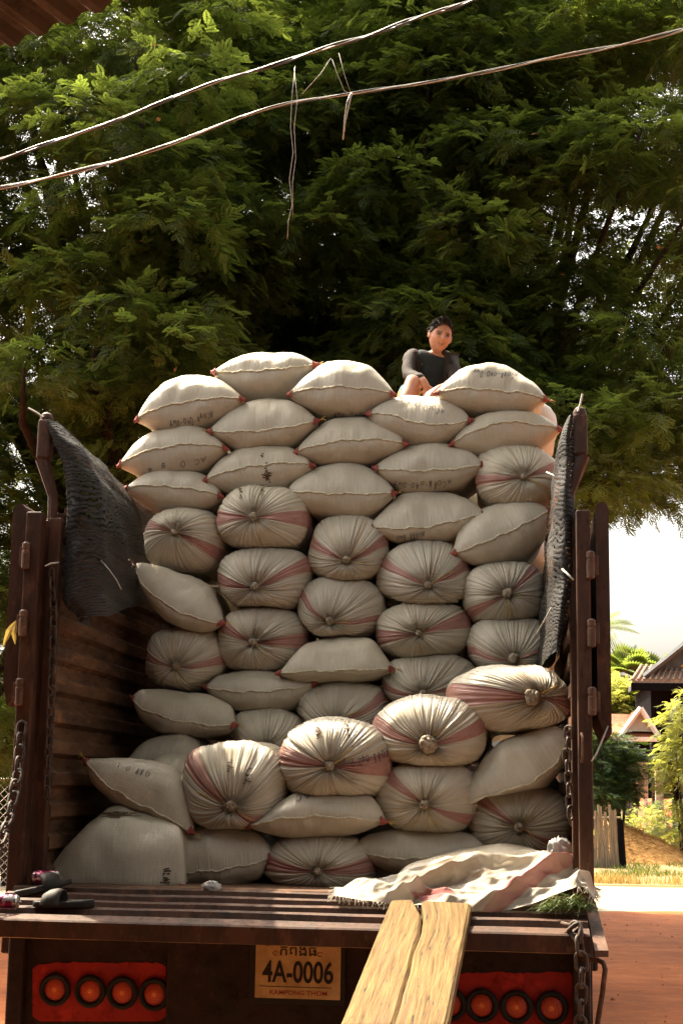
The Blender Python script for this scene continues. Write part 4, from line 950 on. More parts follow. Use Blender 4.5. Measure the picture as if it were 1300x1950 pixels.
edges = [(0, 1), (1, 2), (2, 3), (3, 4), (2, 5), (5, 6), (6, 7), (2, 8), (8, 9), (9, 10), (0, 11), (11, 12), (12, 13), (0, 14), (14, 15), (15, 16)]
rr = [.10, .105, .115, .047, .050, .052, .038, .028, .052, .038, .028, .078, .056, .040, .078, .055, .040]
def mids(pts, edges, rr, bulge):
    return pts, edges, rr
calfR, calfL = knR*.62+anR*.38+np.array([0, .03, 0]), knL*.62+anL*.38+np.array([0, .03, 0]); footR, footL = anR+np.array([-.02, -.15, -.045]), anL+np.array([.02, -.15, -.045])
pts += [calfR, calfL, footR, footL]; rr += [.050, .050, .032, .032]
edges = [e for e in edges if e not in ((12, 13), (15, 16))]+[(12, 17), (17, 13), (15, 18), (18, 16), (13, 19), (16, 20)]
# hands: palm and five fingers each
def hand(w, fwd, side, dn):
    b = len(pts); palm = w+fwd*.050+dn*.004; kn = w+fwd*.088+dn*.012; pts.append(palm); rr.append((.035, .020)); edges.append((wi, b)); 
    for i, (off, ln) in enumerate(((-.036, .070), (-.012, .080), (.013, .075), (.036, .058))):
        k0 = len(pts); r0 = kn+side*off; p1 = r0+fwd*ln*.42+dn*.012; p2 = p1+fwd*ln*.25+dn*ln*.42; p3 = p2+dn*ln*.36-fwd*.004
        pts.extend([r0, p1, p2, p3]); rr.extend([.0105, .0100, .0092, .0078]); edges.extend([(b, k0), (k0, k0+1), (k0+1, k0+2), (k0+2, k0+3)])
    k0 = len(pts); t0 = w+fwd*.025-side*.030+dn*.01; pts.extend([t0, t0+fwd*.030-side*.016+dn*.014, t0+fwd*.056-side*.012+dn*.022]); rr.extend([.0125, .0105, .0085]); edges.extend([(b, k0), (k0, k0+1), (k0+1, k0+2)])
def unit(v): v = np.array(v, float); return v/np.linalg.norm(v)
wi = 7; hand(wrR, unit((.34, -.30, -.89)), unit((.94, -.05, .34)), unit((.05, .92, -.38)))
wi = 10; hand(wrL, unit((-.60, -.60, -.35)), unit((-.65, .72, 0)), unit((-.05, -.35, -.9)))
bv, bf = skinmesh(pts, edges, rr, 0, 2)
# head: a sphere worked into a face, then turned and tilted on the neck
def gauss(d, c, s): return math.exp(-sum(((d[k]-c[k])/s[k])**2 for k in range(3)))
hv, hf, tint = [], [], []
NU, NV = 72, 54
SKC, LIP, BROW, EYE, WHT, CHK = (.30, .125, .068), (.20, .055, .045), (.05, .025, .018), (.03, .02, .015), (.5, .42, .36), (.36, .13, .075)
for i in range(NU):
    for j in range(NV):
        a, b = 2*math.pi*i/NU, math.pi*(j+.001)/(NV-1+.002); d = (math.sin(b)*math.sin(a), -math.sin(b)*math.cos(a), math.cos(b))   # face looks to -y
        x, y, z = d[0]*.076, d[1]*.096, d[2]*.118
        if z < 0: tpr = 1-.19*(-d[2])**1.6; x *= tpr; y *= 1-.10*(-d[2])**2
        if y < 0 and z < .05: y *= 1-.06*max(0, 1-abs(d[0])*1.2)
        X, Z = x/.076, z/.118; front = 1 if d[1] < 0 else 0
        y += -front*(.022*math.exp(-(X/.17)**2-((Z+.13)/.15)**2)+.012*math.exp(-(X/.12)**2-((Z-.10)/.24)**2))   # nose
        y += -front*(.007*math.exp(-(X/.55)**2-((Z-.27)/.09)**2))                                           # brow ridge
        for sx in (-1, 1):
            y += front*.012*math.exp(-((X-sx*.40)/.20)**2-((Z-.12)/.09)**2)                                   # eye sockets
            y += -front*.009*math.exp(-((X-sx*.50)/.22)**2-((Z+.15)/.16)**2)                                 # smiling cheeks
            y += front*.004*math.exp(-((X-sx*.30)/.05)**2-((Z+.34-.14*0)/.12)**2)
        mz = -.47+.10*abs(X/.36)**2                                                                         # mouth, corners up
        y += -front*.006*math.exp(-(X/.40)**2-((Z-mz-.045)/.045)**2)-front*.007*math.exp(-(X/.34)**2-((Z-mz+.06)/.05)**2)+front*.004*math.exp(-(X/.40)**2-((Z-mz)/.018)**2)
        y += -front*.010*math.exp(-(X/.30)**2-((Z+.82)/.14)**2)                                              # chin
        for sx in (-1, 1): x += sx*.0*0
        c = np.array(SKC)
        def lay(c, col, w): return c*(1-w)+np.array(col)*w
        if front:
            for sx in (-1, 1):
                c = lay(c, CHK, .5*math.exp(-((X-sx*.5)/.25)**2-((Z+.15)/.2)**2))
                c = lay(c, BROW, .95*min(1, 2.2*math.exp(-((X-sx*.42)/.24)**4-((Z-.25+.08*abs(X-sx*.38))/.045)**2)))
                c = lay(c, EYE, .95*min(1, 2.2*math.exp(-((X-sx*.40)/.17)**4-((Z-.115+.02*0)/.040)**2)))
            c = lay(c, LIP, .8*min(1, 1.3*math.exp(-(X/.36)**4-((Z-mz)/.085)**2)))
            c = lay(c, EYE, .85*math.exp(-(X/.38)**4-((Z-mz)/.024)**2))
            for sx in (-1, 1): c = lay(c, EYE, .5*math.exp(-((X-sx*.11)/.05)**2-((Z+.235)/.03)**2))
        hv.append((x, y, z)); tint.append(c)
hf = [tuple(int(q) for q in f) for f in grid_faces(NU, NV, True)]
for sx in (-1, 1):                                                                                         # ears
    b0 = len(hv)
    for i in range(12):
        for j in range(8):
            a, b = 2*math.pi*i/12, math.pi*(j+.01)/7.02; q = (math.sin(b)*math.cos(a), math.sin(b)*math.sin(a), math.cos(b))
            hv.append((sx*(.078+.010*q[0]+.006*(q[1] > 0)), .008+.019*q[1]+.008*q[2], .004+.033*q[2])); tint.append(np.array(SKC)*.95)
    hf += [tuple(int(q)+b0 for q in f) for f in grid_faces(12, 8, True)]
HR = Matrix.Rotation(rad(6.5), 3, 'Z') @ Matrix.Rotation(rad(14), 3, 'Y') @ Matrix.Rotation(rad(13), 3, 'X') @ Matrix.Rotation(rad(14), 3, 'Z')
HR = np.array(HR); hvw = [HC+HR @ (np.array(v)*.98) for v in hv]
b0 = len(bv); allV = list(bv)+hvw; allF = list(bf)+[tuple(q+b0 for q in f) for f in hf]
def colour(o, base, refs=None):
    ca = o.data.color_attributes.new('tint', 'FLOAT_COLOR', 'POINT'); n = len(o.data.vertices); A = np.ones((n, 4), dtype=np.float32); A[:, :3] = base
    if refs is not None:
        from mathutils.kdtree import KDTree
        kd = KDTree(len(refs[0])); [kd.insert(Vector(p), k) for k, p in enumerate(refs[0])]; kd.balance(); off = Vector(man.location)
        for k, v in enumerate(o.data.vertices):
            _c, idx, dist = kd.find(v.co+off)
            if dist < .02: A[k, :3] = refs[1][idx]
    ca.data.foreach_set('color', A.ravel())
bo = mk('body', allV, allF, M['skin'], man)
rm = bo.modifiers.new('fuse', 'REMESH'); rm.mode = 'VOXEL'; rm.voxel_size = .0045; rm.use_smooth_shade = True
bpy.context.view_layer.update(); me2 = D.meshes.new_from_object(bo.evaluated_get(bpy.context.evaluated_depsgraph_get())); bo.modifiers.clear(); bo.data = me2
me2.materials.clear(); me2.materials.append(M['skin']); colour(bo, SKC, (hvw, tint))
# hair: a cap over crown, sides and nape with a swept fringe
Hh = []
hn, hm = 60, 26
for i in range(hn):
    for j in range(hm):
        a = 2*math.pi*i/hn; ca, sa = math.cos(a), math.sin(a); f_ = (1+ca)/2                                # 1 at the face side
        lim = 2.0*(1-f_)**.85+.66*f_**1.0; lim += .07*math.sin(a*3+1)*f_+.20*f_*max(0, -sa)+.10*noise.noise(Vector((a*7, 0, 1)))+.07*(i % 2)
        b = lim*j/(hm-1); g = 1.075+.07*math.exp(-((b-.45)/.35)**2)*f_+.06*noise.noise(Vector((ca*4, sa*4, b*4)))+.02*noise.noise(Vector((ca*22, sa*22, b*3)))
        if j == hm-1: g = .97
        Hh.append((math.sin(b)*sa*.077*g, -math.sin(b)*ca*.097*g, math.cos(b)*.118*g+.006))
hb_ = MB(); hb_.add([HC+HR @ np.array(v) for v in Hh], [tuple(int(q) for q in f) for f in grid_faces(hn, hm, True)])
for i in range(260):
    a = rnd.uniform(0, 6.28); ca, sa = math.cos(a), math.sin(a); f_ = (1+ca)/2; lim = 2.0*(1-f_)**.85+.60*f_; b = lim*rnd.uniform(.25, 1.0)
    p = np.array([math.sin(b)*sa*.081, -math.sin(b)*ca*.101, math.cos(b)*.123+.006]); nrm = p/np.linalg.norm(p)
    sw = np.array([-.55+.3*rnd.random(), -.45*f_+rnd.uniform(-.2, .2), .10-.7*(1-f_)]); l = rnd.uniform(.018, .040)*(1+.5*f_)
    hb_.tube([HC+HR @ (p*.97), HC+HR @ (p+(nrm*.55+sw*.5)*l*.6), HC+HR @ (p+(nrm*.30+sw)*l)], [.0045, .0035, .0006], 5)
hb_.build('hair', M['hair'], man, smooth=True)
# clothes
V, F = skinmesh([pel+np.array([0, 0, -.02]), waist, chest, nk-np.array([0, 0, .040]), shR*.8+chest*.2, shL*.8+chest*.2], [(0, 1), (1, 2), (2, 3), (3, 4), (3, 5)], [.118, .135, .150, .078, .072, .070], 0, 2)
mk('t_shirt', V, F, M['tee'], man)
def sleeve(sh, el, wr, cut, sgn):
    c0 = chest+(sh-chest)*.55; V, F = skinmesh([c0+np.array([sgn*.01, .03, -.15]), c0+np.array([0, .02, -.02]), sh+np.array([0, 0, .006]), el, el*(1-cut)+wr*cut], [(0, 1), (1, 2), (2, 3), (3, 4)], [.09, .088, .060, .050, .042], 1, 2)
    return V, F
V1, F1 = sleeve(shR, elR, wrR, 1.0, -1); V2, F2 = sleeve(shL, elL, wrL, .35, 1)
hd = skinmesh([shR+np.array([0, .01, .0]), shR*.5+nk*.5+np.array([-.005, .035, -.012]), nk+np.array([0, .085, -.03]), shL*.5+nk*.5+np.array([.005, .035, -.012]), shL+np.array([0, .01, 0])], [(0, 1), (1, 2), (2, 3), (3, 4)], [.055, .046, .058, .046, .055], 2, 2)
bk = skinmesh([pel+np.array([0, .07, 0]), waist+np.array([0, .06, 0]), chest+np.array([0, .05, 0]), nk+np.array([0, .06, -.05])], [(0, 1), (1, 2), (2, 3)], [.12, .125, .125, .08], 1, 2)
AV, AF = [], []
for (v, f) in ((V1, F1), (V2, F2), hd, bk): b0 = len(AV); AV += list(v); AF += [tuple(q+b0 for q in g) for g in f]
AV = [np.array(v)+.010*noise.noise(Vector(v)*16)*np.array([1, 1, 1]) for v in AV]
mk('jacket', AV, AF, M['jacket'], man)
V, F = skinmesh([pel, hipR, hipR*.42+knR*.58, hipL, hipL*.3+knL*.7], [(0, 1), (1, 2), (0, 3), (3, 4)], [.125, .098, .084, .098, .082], 0, 2)
mk('shorts', V, F, M['shorts'], man)
# ---------------------------------------------------------------- ground, road, verge
def mat_ground():
    m = Mat('red_earth', .9, 0, .15); v = m.coord('Object'); a = m.noise(v, .55, 7, .62); b = m.noise(v, 5, 6, .7); tr = m.noise(m.coord('Object', (.7, 3.2, 1), rot=.75), 1.0, 5, .6)
    c = m.ramp(m.math('ADD', m.math('MULTIPLY', a, .55), m.math('MULTIPLY', b, .45)), [(.32, (.12, .030, .008)), (.5, (.23, .064, .016)), (.68, (.33, .10, .028))])
    c = m.mix(m.math('MULTIPLY', m.ramp(tr, [(.45, 0.0), (.62, 1.0)]), .22), c, (.38, .14, .05))
    m.col(c).bump(b, .7, .03).bump(tr, .25, .04); return m.m
M['earth'] = mat_ground()
M['road'] = simple('pale_dusty_road', (.40, .31, .20), (.28, .205, .13), 1.2, .9, stretch=(.3, 1.6, 1), bump=.3, bdist=.01)
M['verge'] = simple('dry_verge', (.22, .12, .05), (.11, .085, .03), 1.6, .95, bump=.6, bdist=.03)
n = 90; gx = np.concatenate([np.linspace(-900, -40, 14), np.linspace(-36, 40, 62), np.linspace(50, 900, 14)]); gy = np.concatenate([np.linspace(-60, 24.1, 40), np.array([24.2, 30.4]), np.linspace(31, 60, 20), np.linspace(70, 1500, 18)])
V = [(x, y, (.03*noise.noise(Vector((x*.5, y*.5, 0)))+.03*noise.noise(Vector((x*.12, y*.12, 4)))-.03 if y < 21.5 and abs(x) < 40 else 0)) for x in gx for y in gy]
tag(mk('ground', V, grid_faces(len(gx), len(gy))[:, ::-1]*1, M['earth']), kind='structure')
def strip(name, y0, y1, z, mat, wob=.40):
    xs = np.linspace(-150, 200, 240); V = []
    for x in xs: V += [(x, y0+wob*noise.noise(Vector((x*.6, 1, 0)))*2, z), (x, (y0+y1)/2, z+.02), (x, y1+wob*noise.noise(Vector((x*.6, 5, 0)))*2, z)]
    tag(mk(name, V, grid_faces(len(xs), 3)[:, ::-1]*1, mat), kind='structure')
strip('road', 24.0, 30.3, .006, M['road'])
M['dark_ground'] = simple('bounce_dimming_ground', (.17, .075, .030), (.11, .045, .018), 3, .95, bump=.5, bdist=.01)
strip('added_dark_ground', -40.0, 8.6, .006, M['dark_ground'], .1)      # unseen dark ground added to cut bounce light on the sacks
strip('verge', 30.75, 46.0, .004, M['verge'], .35)

# ---------------------------------------------------------------- foliage
def frond_arrays(L, npair, lw, ll, droop=.25, curl=0.0):
    """a feathery compound leaf along +x: pairs of narrow leaflets, each one face"""
    V = []
    for k in range(npair):
        t = (k+.6)/npair; x = L*t; z = -droop*L*t*t; taper = math.sin(math.pi*min(1, t*.9+.12))**.6
        for sg in (-1, 1):
            l = ll*taper; a = np.array([x, 0, z]); tip = a+np.array([l*.42, sg*l, -.12*l+curl*l]); md = (a+tip)/2; sd = np.array([lw*.5, -sg*lw*.18, 0])
            V += [a, md+sd, tip, md-sd]
    return np.array(V)
def spray_arrays(seed, nf=9, L=.48, fl=.22, npair=6, lw=.033, ll=.056, droop=.30, spread=62):
    """a twig carrying alternate fronds, fanning in a nearly flat, drooping layer"""
    r = np.random.default_rng(seed); out = []
    for k in range(nf):
        t = (k+.7)/nf; sg = -1 if k % 2 else 1; an = rad(spread*(1-.55*t)+r.uniform(-12, 12))*sg
        if k == nf-1: an = rad(r.uniform(-8, 8))
        f = frond_arrays(fl*(1-.35*abs(t-.45))*r.uniform(.8, 1.15), npair, lw, ll, droop=r.uniform(.15, .5))
        pt = r.uniform(-.35, .30); R = np.array(Matrix.Rotation(an, 3, 'Z') @ Matrix.Rotation(pt, 3, 'Y') @ Matrix.Rotation(r.uniform(-.5, .5), 3, 'X'))
        out.append(f @ R.T+np.array([L*t, 0, -droop*L*t*t]))
    return np.concatenate(out)
def place(T, pos, yaw, pitch, roll, sc):
    cy, sy, cp, sp, cr, sr = np.cos(yaw), np.sin(yaw), np.cos(pitch), np.sin(pitch), np.cos(roll), np.sin(roll)
    R = np.empty((len(pos), 3, 3))
    R[:, 0, 0] = cy*cp; R[:, 0, 1] = cy*sp*sr-sy*cr; R[:, 0, 2] = cy*sp*cr+sy*sr
    R[:, 1, 0] = sy*cp; R[:, 1, 1] = sy*sp*sr+cy*cr; R[:, 1, 2] = sy*sp*cr-cy*sr
    R[:, 2, 0] = -sp; R[:, 2, 1] = cp*sr; R[:, 2, 2] = cp*cr
    return np.einsum('nij,kj->nki', R*sc[:, None, None], T)+pos[:, None, :]
TPL = [spray_arrays(s) for s in range(6)]
TPLC = [spray_arrays(40+s, nf=8, npair=4, lw=.046, ll=.058) for s in range(4)]
def crown(name, boughs, mat, parent, per, tpl, sc=(.8, 1.25), seed=1, flat=.42, extra=None):
    """boughs: (x, y, z, radius); sprays sit on each bough pointing outwards and a little down"""
    r = np.random.default_rng(seed); parts = []; P, YW, PT, SC = [], [], [], []
    for (x, y, z, R) in boughs:
        k = int(per*R*R)
        d = r.normal(size=(k, 3)); d /= np.linalg.norm(d, axis=1)[:, None]; rr_ = R*r.uniform(.25, 1.0, k)**.5
        q = d*rr_[:, None]*np.array([1, 1, flat])
        P.append(q+np.array([x, y, z])-np.array([0, 0, 1])*(.22*(np.hypot(q[:, 0], q[:, 1])**2/R))[:, None])
        YW.append(np.arctan2(d[:, 1], d[:, 0])+r.normal(0, .55, k)); PT.append(r.normal(.18, .30, k)-d[:, 2]*.35); SC.append(r.uniform(*sc, k))
    P, YW, PT, SC = map(np.concatenate, (P, YW, PT, SC)); n = len(P); RL = r.normal(0, .35, n); w = r.integers(0, len(tpl), n)
    for t in range(len(tpl)):
        k = w == t
        if k.any(): parts.append(place(tpl[t], P[k], YW[k], PT[k], RL[k], SC[k]).reshape(-1, 3))
    V = np.concatenate(parts); F = np.arange(len(V), dtype=np.int32).reshape(-1, 4)
    return mk(name, V, F, mat, parent, smooth=False)
def branch_mesh(base, tips, r0, seed):
    r = np.random.default_rng(seed); mb = MB(); base = np.array(base, float); fork = base+np.array([.15, .1, 3.2+r.uniform(-.4, .6)])
    mb.tube([base, base+np.array([.05, 0, 1.2]), fork], [r0*1.35, r0, r0*.85], 14)
    for tp in tips:
        tp = np.array(tp, float); m1 = fork*.6+tp*.4+np.array([r.uniform(-.4, .4), r.uniform(-.4, .4), .5]); m2 = fork*.25+tp*.75+np.array([r.uniform(-.3, .3), r.uniform(-.3, .3), .25])
        mb.tube([fork, m1, m2, tp], [r0*.55, r0*.32, r0*.16, r0*.05], 8)
    return mb
def big_tree(base, boughs, inner, label, seed, per=170, mat='leaf', r0=.32, name='tamarind_tree', per_in=46, tips=26):
    t = thing(name, base, label, 'tree', 'large trees behind the truck')
    r = np.random.default_rng(seed); idx = r.permutation(len(boughs))[:tips]
    branch_mesh(base, [boughs[i][:3] for i in idx], r0, seed).build('trunk', M['bark'], t, smooth=True)
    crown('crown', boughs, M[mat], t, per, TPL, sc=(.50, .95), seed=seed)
    pv = []
    for q in range(240):
        bx = boughs[r.integers(0, len(boughs))]; d_ = r.normal(size=3); d_ /= np.linalg.norm(d_); c_ = np.array(bx[:3])+d_*bx[3]*np.array([.9, .9, .5]); e1, e2 = r.normal(size=3)*.012, r.normal(size=3)*.022
        pv += [c_-e1, c_+e2, c_+e1, c_-e2]
    tag(mk('blossom', np.array(pv), np.arange(960, dtype=np.int32).reshape(-1, 4), M['flower'], t, smooth=False), kind='stuff')
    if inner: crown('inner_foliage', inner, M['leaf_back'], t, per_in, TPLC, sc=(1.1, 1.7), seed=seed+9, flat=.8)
    return t
r_ = np.random.default_rng(11)
def bough_field(n, x0, x1, y0, y1, pxlow, R0, R1, top=1400, seed=0):
    """bough centres filling the sky region of the crown; pxlow(x) gives the crown's lower edge in photo rows"""
    r = np.random.default_rng(seed); out = []
    while len(out) < n:
        px, py, Y = r.uniform(x0, x1), r.uniform(-160, top), r.uniform(y0, y1); R = r.uniform(R0, R1)
        if py > pxlow(px)-R*60*.35: continue
        p = at(px, py, Y)
        if all((p[0]-q[0])**2+(p[1]-q[1])**2*.5+((p[2]-q[2])*1.7)**2 > (R*.62)**2 for q in out) or r.random() < .04: out.append((p[0], p[1], p[2], R))
    return out
lowL = lambda px: np.interp(px, [-200, 0, 60, 90, 300, 700], [1500, 1490, 1380, 1150, 1050, 900])
lowC = lambda px: np.interp(px, [200, 400, 800, 1000, 1100, 1150], [1000, 950, 950, 1000, 1010, 1000])
lowR = lambda px: np.interp(px, [700, 900, 1060, 1120, 1180, 1240, 1300, 1380], [800, 900, 985, 985, 975, 985, 960, 940])
bL = bough_field(150, -190, 470, 18.0, 21.0, lowL, .42, .95, seed=1)+bough_field(22, 40, 430, 16.8, 17.8, lambda p: 760, .4, .8, top=760, seed=5)
bC = bough_field(170, 330, 960, 20.5, 24.0, lowC, .45, 1.0, seed=2)+bough_field(75, 360, 940, 19.0, 20.4, lambda p: lowC(p)-60, .4, .85, seed=6)
bR = bough_field(120, 880, 1420, 18.6, 23.0, lowR, .42, .95, seed=3)
hi = lambda bs, zc: [q for k, q in enumerate(bs) if q[2] < zc or k % 4 == 0]
iL = hi(bough_field(26, -190, 480, 21.0, 24.0, lowL, 1.1, 1.6, seed=12), 10.2); iC = hi(bough_field(30, 330, 960, 23.5, 26.5, lambda p: lowC(p)-20, 1.1, 1.6, seed=13), 11.4); iR = hi(bough_field(18, 880, 1400, 22.5, 25.0, lambda p: lowR(p)-110, 1.0, 1.5, seed=14), 9.2)
iL += bough_field(34, -760, -190, 17.5, 22.0, lambda p: 420, 1.1, 1.7, top=420, seed=15)  # boughs added out of view to shade the ground left of the truck
big_tree((-4.6, 20.5, 0), bL, iL, 'big feathery tree at the left whose foliage reaches lowest beside the truck', 21)
big_tree((-1.2, 23.2, 0), bC, iC, 'dark tall feathery tree in the middle, straight behind the load and the man', 22)
big_tree((0.2, 25.5, 0), bR, iR, 'feathery tree at the upper right with its lower fringe hanging against white sky', 23)
rs_ = np.random.default_rng(77); sb = [(rs_.uniform(-1.5, 11), rs_.uniform(1.5, 9.0), rs_.uniform(9.6, 12.0), rs_.uniform(1.4, 2.0)) for q in range(34)]  # tree added out of view to keep overhead sky light off the sacks
ts_ = thing('added_shade_tree', (8.5, 2.5, 0), 'unseen tree added beside the yard, its crown blocking sky light from the truck', 'tree')
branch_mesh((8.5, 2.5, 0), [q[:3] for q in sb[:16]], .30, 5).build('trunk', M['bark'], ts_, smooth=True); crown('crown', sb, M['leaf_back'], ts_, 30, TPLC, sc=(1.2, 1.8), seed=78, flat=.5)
# hanging sprays below the right crown
def small_plant(name, base, boughs, label, cat, mat, per=140, tpl=None, sc=(.6, 1.0), seed=1, r0=.06, group=None, flat=.7, stem='trunk'):
    t = thing(name, base, label, cat, group); b = np.array(base, float); mb = MB()
    for (x, y, z, R) in boughs[:8]: mb.tube([b, b*.5+np.array([x, y, z])*.5+np.array([.05, 0, .1]), (x, y, z)], [r0, r0*.6, r0*.2], 7)
    mb.build(stem, M['bark'], t, smooth=True); crown('crown', boughs, M[mat], t, per, tpl or TPL, sc, seed, flat); return t
def Bp(px, py, Y, R): p = at(px, py, Y); return (p[0], p[1], p[2], R)
g = gnd(1180, 1640); small_plant('round_tree', g, [Bp(1140, 1440, g[1], .9), Bp(1165, 1425, g[1], .7), Bp(1150, 1480, g[1], .9), Bp(1190, 1455, g[1], .55), Bp(1135, 1510, g[1]-.5, .8), Bp(1175, 1500, g[1], .5), Bp(1135, 1400, g[1], .5)], 'dark rounded small tree behind the bamboo fence beside the truck post', 'tree', 'leaf_dark', 520, TPLC, (.45, .8), 31)
g = gnd(1300, 1640); small_plant('young_tree', g, [Bp(1298, 1370, g[1]-1, .4), Bp(1285, 1420, g[1]-1, .4), Bp(1312, 1450, g[1]-1, .7), Bp(1272, 1462, g[1]-1, .3), Bp(1292, 1520, g[1]-1, .5), Bp(1320, 1330, g[1]-1, .5), Bp(1330, 1400, g[1]-1, .8), Bp(1292, 1565, g[1]-1, .4)], 'light green feathery young tree at the right edge before the stilt house', 'tree', 'leaf_light', 150, TPL, (.8, 1.3), 32)
Yb = 80
small_plant('leafy_bush', gnd(1200, 1590), [Bp(1180, 1345, Yb, 2.2), Bp(1215, 1340, Yb, 2.0), Bp(1160, 1350, Yb, 1.8), Bp(1200, 1385, Yb, 2.2), Bp(1240, 1360, Yb, 2.0), Bp(1150, 1400, Yb, 2)], 'bright yellow-green leafy trees between the small house and the palm', 'tree', 'leaf_light', 120, TPLC, (1.6, 2.6), 33, .2)
g = gnd(1215, 1640); small_plant('weedy_bush', g, [Bp(1205, 1560, 46, .8), Bp(1180, 1580, 46, .5), Bp(1225, 1575, 46, .6), Bp(1195, 1590, 45, .5)], 'sunlit weedy bush above the straw heap', 'bush', 'leaf_light', 130, TPLC, (.6, 1.0), 34, .03)
g = gnd(1280, 1625); small_plant('weedy_bush', g, [Bp(1280, 1560, 48, .9), Bp(1300, 1590, 48, .9), Bp(1265, 1590, 47, .5)], 'low green bush right of the concrete post', 'bush', 'leaf', 150, TPLC, (.7, 1.0), 35, .03)
small_plant('shrub', gnd(8, 1690), [Bp(5, 1480, 27, .9), Bp(-20, 1440, 27, 1.1), Bp(10, 1420, 27, .8), Bp(20, 1475, 27, .5), Bp(-25, 1500, 27, .8)], 'dark shrub left of the truck behind the wire fence', 'shrub', 'leaf_dark', 220, TPLC, (.8, 1.2), 36, .05)
def palm(name, base, crownp, fr, L, label, seed, fan=False, mat='leaf', up=.6):
    t = thing(name, base, label, 'palm tree'); r = np.random.default_rng(seed); mb = MB(); b, c = np.array(base, float), np.array(crownp, float)
    mb.tube([b, b*.5+c*.5+np.array([.25, 0, 0]), c], [.22, .17, .14], 12); mb.build('trunk', M['bark'], t, smooth=True); V, F = [], []
    for k in range(fr):
        a = 2*math.pi*k/fr+r.uniform(-.2, .2); el = r.uniform(-.3, 1.1)*up; d = np.array([math.cos(a)*math.cos(el), math.sin(a)*math.cos(el), math.sin(el)]); s_ = np.array([-math.sin(a), math.cos(a), 0])
        if fan:
            o = c+d*L*.45; u2 = np.cross(s_, d)
            for q in np.linspace(-1.9, 1.9, 22):
                e = d*math.cos(q)+(s_*.9+u2*.2)*math.sin(q); tip = o+e*L*.55*(1-.1*abs(q)); m_ = o+e*L*.3; w = np.cross(e, u2)*.05*L; n0 = len(V); V += [o, m_+w, tip+np.array([0, 0, -.05*L]), m_-w]; F.append((n0, n0+1, n0+2, n0+3))
        else:
            for q in range(26):
                tt = (q+2)/28; p = c+d*L*tt+np.array([0, 0, -.55*L*tt*tt]); tan = d+np.array([0, 0, -1.1*tt])
                for sg in (-1, 1):
                    l = L*.26*math.sin(math.pi*min(1, tt*.85+.15)); tip = p+(s_*sg*.8+tan*.55+np.array([0, 0, -.45]))*l; m_ = (p+tip)/2; w = tan*.011*L; n0 = len(V); V += [p, m_+w, tip, m_-w]; F.append((n0, n0+1, n0+2, n0+3))
    mk('crown', V, np.array(F), M[mat], t, smooth=False)
Yp = 60; c = at(1130, 1200, Yp); palm('coconut_palm', (c[0], Yp, 0), c, 18, 2.2, 'coconut palm mostly hidden by the truck, its frond tips against white sky', 41, up=.9)
Yp = 95; c = at(1192, 1292, Yp); palm('fan_palm', (c[0], Yp, 0), c, 22, 2.4, 'small fan palm rising over the yellow-green trees', 42, True, up=1.2)
c = at(1240, 1292, 100); palm('fan_palm', (c[0], 100, 0), c, 20, 2.2, 'second fan palm, partly behind the stilt house eave', 43, True, up=1.2)

# ---------------------------------------------------------------- houses, fence, straw heap
M['darkwood'] = simple('dark_house_boards', (.0085, .0078, .0085), (.005, .0045, .005), 3, 1.0, spec=.02, stretch=(6, 1, .3), bump=.5, bdist=.02)
M['slate'] = simple('slate_roof', (.060, .065, .075), (.035, .037, .042), 4, .8, bump=.5, bdist=.03); M['trim'] = simple('grey_green_trim', (.10, .11, .115), (.065, .07, .075), 4, .8); M['tile'] = simple('orange_roof_tiles', (.42, .15, .06), (.22, .075, .035), 5, .8, stretch=(3, 1, 3), bump=.8, bdist=.04)
M['greytile'] = simple('weathered_roof_tiles', (.40, .27, .19), (.18, .12, .09), 5, .8, stretch=(4, 1, 2), bump=.8, bdist=.04)
M['concrete'] = simple('concrete_post', (.33, .30, .25), (.24, .21, .17), 4, .9); M['white'] = simple('white_gable', (.62, .60, .55), (.48, .46, .42), 3, .7)
M['bambooY'] = simple('bamboo_wall', (.46, .36, .24), (.30, .22, .14), 5, .85, stretch=(7, 1, .3), bump=.4); M['gold'] = simple('carved_gold_panel', (.55, .30, .06), (.28, .12, .03), 14, .6, bump=.9, bdist=.03)
YH = 64
def HP(px, py, Y=YH): return at(px, py, Y)
h = thing('stilt_house', gnd(1290, 1597), 'dark wooden stilt house with tiled skirt roof and golden gable at the right edge', 'house')
a, b = HP(1238, 1300), HP(1238, 1470); x0, z1, z0 = a[0], a[2], b[2]; Wd = 6.5
MB().box((x0, YH, z0), (x0+Wd, YH+8, z1), .03).build('wall', M['darkwood'], h)
w_ = MB().box((HP(1272, 1350)[0], YH-.05, HP(1272, 1400)[2]), (HP(1292, 1350)[0], YH-.003, HP(1272, 1348)[2]), .01).build('window', M['trim'], h)
q0, q1 = HP(1203, 1296, YH-.9), HP(1222, 1280, YH); xr = x0+Wd
V = [(q0[0], YH-.9, q0[2]), (xr+.9, YH-.9, q0[2]), (xr+.6, YH+.1, q1[2]+.25), (q1[0], YH+.1, q1[2]+.25)]; V += [(x, y, z-.12) for x, y, z in V]
F6 = [(0, 1, 2, 3), (7, 6, 5, 4), (0, 4, 5, 1), (1, 5, 6, 2), (2, 6, 7, 3), (3, 7, 4, 0)]
sk = mk('skirt_roof', V, F6, M['greytile'], h, smooth=False)
mb = MB()
for i in range(36): mb.tube([np.array(V[0])+(np.array(V[1])-np.array(V[0]))*i/35+np.array([0, -.03, .04]), np.array(V[3])+(np.array(V[2])-np.array(V[3]))*i/35+np.array([0, 0, .05])], .055, 6)
mb.build('tile_ridges', M['greytile'], sk); MB().box((q0[0]-.05, YH-1.0, q0[2]-.42), (xr+.9, YH-.905, q0[2]-.1), .02).build('eave_board', M['darkwood'], h)
